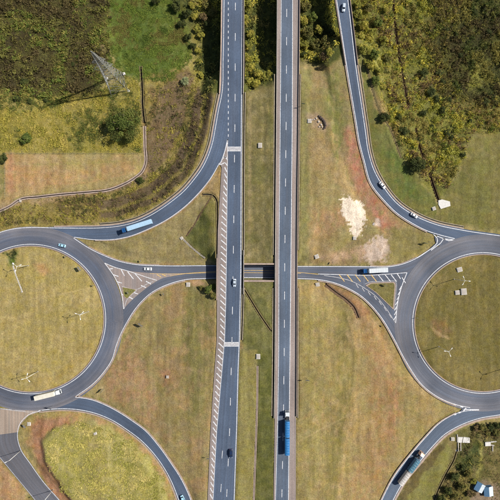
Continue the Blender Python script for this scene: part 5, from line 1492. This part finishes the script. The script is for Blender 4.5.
PAL = {
    "dark": [C(54, 62, 30), C(64, 74, 34), C(46, 53, 28), C(78, 84, 38)],
    "green": [C(90, 104, 42), C(76, 92, 38), C(106, 114, 50), C(64, 80, 36)],
    "yellow": [C(148, 142, 54), C(130, 130, 48), C(112, 116, 46), C(160, 148, 68)],
    "olive": [C(108, 104, 50), C(92, 92, 44), C(124, 114, 60), C(78, 82, 40)],
    "brown": [C(110, 94, 62), C(94, 80, 54), C(76, 65, 48), C(122, 110, 66)],
    "pale": [C(150, 158, 118), C(132, 140, 100), C(116, 126, 84)],
    "scrub": [C(76, 70, 42), C(65, 59, 38), C(88, 84, 44), C(55, 52, 33), C(94, 96, 46)],
    "reed": [C(166, 156, 66), C(150, 144, 58), C(134, 132, 52), C(176, 164, 82)],
    "grass": [C(102, 120, 42), C(90, 108, 38), C(118, 128, 50), C(80, 98, 36)],
    "mound": [C(176, 168, 92), C(160, 156, 78), C(142, 142, 66), C(184, 174, 106)],
}
def trunk_mesh(seed, limbs=5):
    r = random.Random(seed); mb = MB()
    mb.tube((0, 0, -0.12), (0.02, 0.01, 0.42), 0.07, 0.05, n=8)
    for k in range(limbs):
        a = 2 * math.pi * k / limbs + r.uniform(-.3, .3); q = r.uniform(0.3, 0.55)
        mid = (math.cos(a) * q * 0.45, math.sin(a) * q * 0.45, 0.58); tip = (math.cos(a) * q, math.sin(a) * q, r.uniform(0.75, 0.95))
        mb.tube((0.02, 0.01, 0.38), mid, 0.04, 0.028, n=6); mb.tube(mid, tip, 0.028, 0.012, n=6)
    me = bpy.data.meshes.new("trunk"); me.from_pydata(mb.v, [], mb.f); me.update(); me.materials.append(MATS["bark"])
    return me
TRUNKS = [trunk_mesh(i) for i in range(3)]
CROWNS = {}
for kname in ("dark", "green", "yellow", "olive", "brown", "pale"):
    CROWNS[kname] = []
    for i in range(3):
        v, f, c = leaf_cloud(850, crown_clumps(100 + i + len(CROWNS) * 7, 15), 0.115, 50 + i + len(CROWNS) * 5, PAL[kname])
        CROWNS[kname].append(fast_mesh("crown", v, f, MATS["foliage"], c))
def plant(px, py, rpx, kind, label, name="tree", cat="tree", group=None, squash=1.0, i=0):
    r = rpx * S
    # the crown's top is what the photo shows: step back to the foot on the ground
    h = r * 1.05 * squash
    z = 0.0
    for _ in range(5):
        X, Y = plan(px, py, z + h * 0.8); z = zat(X, Y)
    X, Y = plan(px, py, z + h * 0.8)
    e = empty(name, pl(X, Y, z - 0.1), random.uniform(0, 6.28))
    e.scale = (r, r, r * squash * 1.1)
    link("trunk" if cat == "tree" else "stems", TRUNKS[i % 3], e); link("crown", CROWNS[kind][i % 3], e)
    tag(e, label, cat, group)
    return e
# the big tree gets its own, denser crown
v, f, c = leaf_cloud(7500, crown_clumps(5, 60, 0.8, 0.5, (0.13, 0.27)) + [(0.05, 0.0, 0.85, 0.28), (-0.1, 0.12, 0.8, 0.24), (0.15, -0.12, 0.8, 0.24), (0.0, -0.2, 0.75, 0.22)], 0.036, 6, PAL["dark"][:2] + PAL["green"] + PAL["olive"][:1])
CROWNS["big"] = [fast_mesh("crown", v, f, MATS["foliage"], c)] * 3
plant(122.5, 123.5, 18.5, "big", "large dark green tree with round crown below the pylon", squash=0.8)
v, f, c = leaf_cloud(2600, crown_clumps(8, 30, 0.75, 0.5, (0.18, 0.32)), 0.06, 9, PAL["dark"])
CROWNS["mid"] = [fast_mesh("crown", v, f, MATS["foliage"], c)] * 3
plant(418.5, 163, 9.5, "mid", "round dark tree beside the ditch near right slip road", squash=0.9)
plant(385.3, 117.5, 6.2, "mid", "small dark tree on the lawn edge of the right slip road", squash=1.0)
plant(25.5, 138.5, 6.8, "green", "lone green bush in the yellow reeds at left", "bush", "bush", squash=0.7)
plant(2.5, 157.5, 5.5, "dark", "dark bush at the left edge by the field corner", "bush", "bush", squash=0.8)
plant(140.8, 180, 4.6, "dark", "dark bush at the bend of the field channel", "bush", "bush", squash=0.8)
plant(185, 80.5, 4.6, "pale", "pale grey-green bush near the dark gully at top left", "bush", "bush", squash=0.9)
gi = 0
def many(lst, kind, label, group, name="tree", cat="tree", squash=1.0):
    global gi
    ORD = ["topmost", "second from top", "third from top", "fourth from top", "fifth from top", "sixth from top", "seventh from top", "eighth from top", "ninth from top", "tenth from top"]
    lst = sorted(lst, key=lambda p: (p[1], p[0]))
    n_ = len(lst)
    for q, p in enumerate(lst):
        gi += 1
        lo = n_ - 1 - q
        w = ORD[q] if q < 10 else (ORD[lo].replace("topmost", "lowest").replace("top", "bottom") if lo < 10 else "the middle one")
        look = {"dark": "dark green", "green": "mid green", "yellow": "yellow-green", "olive": "olive", "brown": "brownish"}[p[3] if len(p) > 3 else kind]
        plant(p[0], p[1], p[2], p[3] if len(p) > 3 else kind, look + " " + label + ", " + w, name, cat, group, squash * random.uniform(0.85, 1.15), gi)
many([(248, 6, 6.5), (247, 20, 6), (250.5, 33, 5), (248, 45, 5), (247.5, 57, 5), (251, 68, 6), (258, 74, 5.5), (249, 80, 5), (265, 76, 4.5), (256, 84, 5), (246.5, 70, 4), (270, 73, 3.5)], "yellow", "tree between the motorway carriageways", "trees in the median gully")
many([(305, 6, 6.5, "olive"), (304, 20, 6), (313, 17, 5.5, "green"), (308, 32, 6, "olive"), (318, 30, 5.5), (316, 44, 5.5, "olive"), (305, 45, 4.5), (326, 40, 6, "olive"), (331, 33, 5, "dark"), (331, 52, 5), (324, 56, 5, "brown"), (311, 53, 3.5), (304, 54, 3.5, "dark"), (327, 64, 3.5, "olive"), (322, 24, 5, "dark")], "yellow", "tree between right carriageway and slip road", "trees between carriageway and slip road")
many([(359, 14, 5.5), (364, 26, 6), (360, 36, 5), (369, 38, 6), (366, 50, 6), (375, 54, 5.5, "green"), (371, 66, 5.5), (379, 70, 5), (376, 80, 5, "green"), (369, 8, 5.5, "olive"), (378, 22, 5.5, "green"), (384, 40, 5), (383, 86, 4.5), (387, 58, 4.5, "olive"), (357, 4, 4.5), (373, 31, 4.4), (380, 62, 4), (374.5, 45, 4.2), (362, 47, 4), (366, 62, 3.6), (386, 8, 4.4)], "yellow", "tree right of the upper slip road", "trees right of the slip road")
many([(175, 5, 6.5), (186, 12, 5.5), (182, 24, 5), (188, 36, 4.5), (193, 46, 4), (206, 4, 6, "olive"), (212, 12, 5.5, "olive"), (203, 17, 5, "brown"), (156, 1, 5), (208, 24, 4.5, "dark")], "dark", "tree in gully left of motorway", "trees left of the viaduct")
many([(193, 5, 4.5), (195, 17, 4.5), (197, 28, 4.5), (201, 36, 4.5), (198, 50, 4), (199, 62, 4), (200, 75, 4)], "yellow", "bush in row left of dark gully", "yellow bushes by the gully", "bush", "bush", 0.8)
many([(425, 73, 5.4), (431, 91, 6), (436, 99, 4.2), (442, 110, 4), (449, 99, 3.2), (424, 112, 4.4), (443, 82, 3.4), (405, 130, 5.6), (399, 117, 3), (448, 133, 4.6), (452, 138, 3.2), (470, 121, 2.8), (463, 154, 3.4), (432, 126, 2.6), (487, 102, 4.6), (493, 97, 3), (418, 140, 3)], "dark", "bush in the yellow scrub at right", "dark bushes in the right scrub", "bush", "bush", 0.8)
many([(447, 28, 4), (476, 12, 3.2), (490, 33, 4.4), (462, 55, 3.4), (440, 72, 4.6)], "dark", "low bush in dark top right scrub", "dark scrub bushes, top right", "bush", "bush", 0.6)
many([(455, 478, 5.5), (463, 487, 5.5, "olive"), (469, 474, 4.5, "olive"), (448, 491, 5), (462, 468, 4), (472, 494, 4.5, "brown"), (456, 496, 5, "olive"), (441, 498, 4.5), (474, 482, 3.5, "yellow")], "dark", "bush in thicket left of the huts", "thicket left of the huts", "bush", "bush", 0.9)
many([(483, 428, 4.5, "olive"), (491, 427, 4.5), (498, 425, 5), (476.5, 428, 3.5, "brown"), (488, 433, 3.5, "olive"), (497, 433, 4, "olive")], "dark", "bush below lower right slip road", "bushes below the slip road", "bush", "bush", 0.8)
many([(208, 290, 4.4), (213.5, 286.5, 3.6), (201.5, 288, 3.2, "olive"), (213, 296, 3.6, "olive")], "green", "shrub beside left underpass entrance", "shrubs by the underpass", "bush", "bush", 0.8)
many([(24, 82, 4.6), (72, 64, 3.2), (17, 99, 4.2), (30, 101, 3.4), (46, 100, 3.0)], "dark", "low bush in brown top left scrub", "dark scrub bushes, top left", "bush", "bush", 0.55)

# ---- uncountable cover: scrub, reeds, tall grass, each one mass
def zatv(X, Y):
    j = np.clip(np.searchsorted(AX, X) - 1, 0, nA - 2); i = np.clip(np.searchsorted(AX, Y) - 1, 0, nA - 2)
    tx = (X - AX[j]) / (AX[j + 1] - AX[j]); ty = (Y - AX[i]) / (AX[i + 1] - AX[i])
    return (Z[i, j] * (1 - tx) + Z[i, j + 1] * tx) * (1 - ty) + (Z[i + 1, j] * (1 - tx) + Z[i + 1, j + 1] * tx) * ty
road_best = best
def template(kind, seed, n):
    r = np.random.default_rng(seed)
    out = []
    if kind == "leafy":
        v, f, c = leaf_cloud(n, [(0, 0, 0.35, 0.75), (0.35, 0.2, 0.3, 0.5), (-0.3, 0.25, 0.4, 0.5), (0.05, -0.4, 0.3, 0.5)], 0.26, seed, [np.ones(3)])
        return v.reshape(n, 4, 3), c.reshape(n, 4, 3)[:, :, :]
    for i in range(n):
        a = r.uniform(0, 2 * math.pi); lean = r.uniform(0.35, 1.15); w = r.uniform(0.08, 0.17)
        d = np.array([math.cos(a), math.sin(a), 0]); s_ = np.array([-d[1], d[0], 0]); b0 = d * r.uniform(0, 0.3)
        tip = b0 + d * lean + np.array([0, 0, r.uniform(0.25, 0.8)]); m = (b0 + tip) / 2 + np.array([0, 0, 0.15])
        out.append([b0 - s_ * w, m - s_ * w * 0.8, tip, m + s_ * w * 0.8])
    c = np.repeat(r.uniform(0.82, 1.18, n), 4)[:, None] * np.ones((1, 3))
    return np.array(out), c.reshape(n, 4, 3)
def cover(name, label, polys, per_px, kind, pal, size, hgt, n=10, seed=1, stretch=0.5, pal2=None, rows=None, cat="vegetation"):
    r = np.random.default_rng(seed)
    U_, V_ = [], []
    for poly in polys:
        p = np.array(poly, float); lo, hi = p.min(0), p.max(0)
        m = int((hi - lo).prod() * per_px)
        u = r.uniform(lo[0], hi[0], m); v = r.uniform(lo[1], hi[1], m)
        jit = (fbm(u * 0.12, v * 0.12, 4) - 0.5) * 8
        k = sdist(u + jit, v - jit, poly) > r.uniform(-2.5, 2.5, m)
        U_.append(u[k]); V_.append(v[k])
    u, v = np.concatenate(U_), np.concatenate(V_)
    z = np.zeros_like(u)
    for _ in range(5):
        k = (HCAM - z) / HCAM; X = 250 + (u - 250) * k; Y = 250 + (v - 250) * k; z = zatv(X, Y)
    j = np.clip(np.searchsorted(AX, X), 0, nA - 1); i = np.clip(np.searchsorted(AX, Y), 0, nA - 1)
    ok = road_best[i, j] > 2.6
    for base, w, depth in DRAINS:
        bx = np.array([[250 + q.x / S, 250 - q.y / S] for q in base[::2]])
        near = (X > bx[:, 0].min() - 4) & (X < bx[:, 0].max() + 4) & (Y > bx[:, 1].min() - 4) & (Y < bx[:, 1].max() + 4)
        idx = np.where(near)[0]
        if len(idx):
            d = np.min(np.hypot(X[idx, None] - bx[None, :, 0], Y[idx, None] - bx[None, :, 1]), axis=1)
            ok[idx[d < w / 2 / S + 1.0]] = False
    ok &= ~((Y < 104) & (z > 2.0) & (((X > 216) & (X < 247)) | ((X > 271) & (X < 302)) | (np.abs(X - np.interp(Y, [0, 65, 130], [342, 351, 361])) < 9)))
    if rows is not None: ok &= rows(u, v, r)
    u, v, X, Y, z = u[ok], v[ok], X[ok], Y[ok], z[ok]
    N = len(u)
    T = [template(kind, seed * 31 + q, n) for q in range(5)]
    which = r.integers(0, 5, N)
    tv = np.stack([t[0] for t in T])[which]; tcol = np.stack([t[1] for t in T])[which]
    a = r.uniform(0, 2 * math.pi, N); ca, sa = np.cos(a), np.sin(a)
    big = 0.5 + 1.3 * sstep(0.25, 0.75, fbm(u * 0.2, v * 0.2, 2))
    s_ = size * r.uniform(0.6, 1.4, N) * big; h_ = hgt * r.uniform(0.6, 1.4, N) * big
    x = (tv[..., 0] * ca[:, None, None] - tv[..., 1] * sa[:, None, None]) * s_[:, None, None]
    y = (tv[..., 0] * sa[:, None, None] + tv[..., 1] * ca[:, None, None]) * s_[:, None, None]
    zz = tv[..., 2] * h_[:, None, None] + z[:, None, None] - 0.05
    pts = np.stack([x + ((X - 250) * S)[:, None, None], y + ((250 - Y) * S)[:, None, None], zz], -1).reshape(-1, 3)
    pal = soft(pal) * LEAF
    ci = np.clip((fbm(u * 0.09 + 3, v * 0.09, 5) - 0.3) / 0.4 * len(pal) + r.normal(0, 0.9, N), 0, len(pal) - 1).astype(int)
    cb = pal[ci]
    if pal2 is not None:
        q = sstep(0.5, 0.62, fbm(u * 0.05, v * 0.05, 6)); pk = r.uniform(size=N) < q
        p2 = soft(pal2) * LEAF; cb[pk] = p2[r.integers(0, len(p2), pk.sum())]
    cb = cb * r.uniform(0.85, 1.18, N)[:, None]
    cols = (tcol * cb[:, None, None, :]).reshape(-1, 3)
    me = fast_mesh(name, pts, np.arange(len(pts)).reshape(-1, 4), MATS["foliage"], cols)
    o = link(name, me); tag(o, label, cat, kind="stuff")
    return N
tot = 0
tot += cover("scrub", "dark brown and olive scrub filling the top left corner", [[(-40, -30), (110, -30), (111, 30), (107, 60), (102, 94), (60, 100), (-40, 96)]], 0.62, "leafy", PAL["scrub"], 0.72, 1.3, 13, 1, pal2=PAL["olive"][:2] + PAL["green"][:2])
tot += cover("tall_grass", "lush green grass at the head of the white channel", [[(3, 250), (8, 254), (15, 250), (17, 258), (14, 266), (11, 266)]], 1.6, "blade", PAL["dark"] + PAL["grass"][:1], 0.55, 0.4, 9, 21)
tot += cover("tall_grass", "bright green grass right of the pylon", [[(105, -20), (168, -20), (184, 20), (192, 58), (176, 80), (142, 82), (120, 80), (102, 60), (104, 40)]], 1.2, "blade", PAL["grass"], 0.5, 0.55, 8, 2, pal2=PAL["olive"][:1])
tot += cover("reeds", "yellow reeds between the scrub and mown field", [[(-40, 92), (60, 98), (100, 92), (126, 76), (141, 82), (142, 152), (-40, 152)]], 1.2, "blade", PAL["reed"], 0.5, 0.7, 8, 3, pal2=PAL["green"][:2] + PAL["olive"][:2])
def rowd(u, v):
    return -sdist(u + (fbm(u * 0.12, v * 0.12, 4) - 0.5) * 4, v + (fbm(u * 0.12, v * 0.12, 6) - 0.5) * 4, ROWP)
def rowf(u, v, r):
    d = rowd(u, v)
    p_ = np.where(((d > 5) & (d < 11)) | ((d > 14.5) & (d < 23)), 0.95, np.where(d > 30, 0.28, 0.12))
    return r.uniform(size=len(u)) < np.where(u < 105, 0.4, p_)
def rowg(u, v, r):
    d = rowd(u, v)
    p_ = np.where(((d > 11) & (d < 14.5)) | ((d > 23) & (d < 30)) | (d < 5), 0.95, np.where(d > 30, 0.3, 0.15))
    return r.uniform(size=len(u)) < np.where(u < 105, 0.75, p_)
plough = [(147, 92), (190, 70), (202, 92), (216, 100), (211, 134), (191, 176), (158, 204), (120, 220), (60, 223), (-40, 234), (-40, 218), (12, 208), (60, 198), (120, 190), (148, 172)]
tot += cover("rough_growth", "brown and yellow rough growth in curved rows inside left slip road", [plough], 0.6, "leafy", PAL["brown"][1:3] + PAL["scrub"][:2], 0.55, 0.7, 9, 4, rows=rowf)
tot += cover("dry_grass", "dry yellow grass between the brown rows by left slip road", [plough], 0.6, "blade", [c_ * 0.75 for c_ in PAL["reed"]] + PAL["olive"], 0.6, 0.6, 9, 5, rows=rowg)
tot += cover("scrub", "yellow-green scrub along the ditch right of the slip road", [[(354, -20), (470, -20), (440, 60), (460, 104), (500, 98), (520, 128), (472, 134), (458, 168), (446, 196), (438, 198), (416, 170), (391, 129), (375, 99), (364, 58)]], 0.55, "leafy", PAL["olive"] + PAL["green"][:1] + PAL["yellow"][:3], 0.72, 1.3, 13, 6, pal2=PAL["yellow"][:2] + PAL["brown"] + PAL["scrub"][:2])
tot += cover("scrub", "dark scrub filling the top right corner", [[(428, -20), (530, -20), (530, 108), (470, 104), (444, 102), (430, 60)]], 0.62, "leafy", PAL["scrub"] + PAL["dark"][:2], 0.72, 1.3, 13, 7, pal2=PAL["olive"][:2])
tot += cover("tall_grass", "tall yellow-green grass on the mound at lower left", [[(43, 441), (57, 427), (92, 421), (125, 437), (148, 457), (163, 482), (170, 515), (88, 515), (62, 487), (47, 460)]], 1.3, "blade", PAL["mound"], 0.42, 0.4, 9, 8, pal2=PAL["mound"][1:3])
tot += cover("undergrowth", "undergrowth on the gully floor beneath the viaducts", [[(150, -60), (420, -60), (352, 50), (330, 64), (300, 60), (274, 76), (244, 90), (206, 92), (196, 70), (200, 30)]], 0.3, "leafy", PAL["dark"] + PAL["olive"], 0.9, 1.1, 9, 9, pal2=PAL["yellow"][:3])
tot += cover("undergrowth", "dark undergrowth around the culverts and huts, bottom right", [[(436, 505), (450, 470), (458, 446), (472, 430), (505, 420), (505, 440), (482, 442), (480, 475), (472, 480), (466, 505)]], 0.45, "leafy", PAL["scrub"] + PAL["olive"], 0.6, 0.8, 9, 10, pal2=PAL["dark"] + PAL["olive"][:1])
tot += cover("rough_growth", "thin olive growth at the right edge near the huts", [[(484, 446), (520, 436), (520, 515), (494, 515), (492, 480), (482, 474)]], 0.35, "blade", PAL["olive"] + PAL["brown"][:1], 0.5, 0.4, 9, 12)
tot += cover("dry_grass", "tan dry grass beside the lawn edge of right slip road", [[(374, 86), (382, 94), (392, 118), (400, 138), (392, 134), (380, 112)]], 1.6, "blade", [C(176, 150, 100), C(160, 134, 86), C(140, 118, 74)], 0.5, 0.6, 8, 14)
tot += cover("dry_grass", "tan dry grass edging the dark scrub at the right edge", [[(452, 106), (480, 100), (520, 96), (520, 124), (474, 134), (458, 128)]], 0.9, "blade", [C(164, 142, 92), C(148, 126, 80), C(128, 112, 62)], 0.5, 0.6, 8, 15)
tot += cover("dry_grass", "tan dry grass among the yellow scrub right of the ditch", [[(400, 86), (418, 100), (432, 130), (448, 160), (446, 182), (432, 160), (414, 122)]], 0.55, "blade", [C(160, 142, 84), C(140, 126, 72), C(124, 112, 60)], 0.5, 0.6, 8, 16)
print("cover clumps", tot)
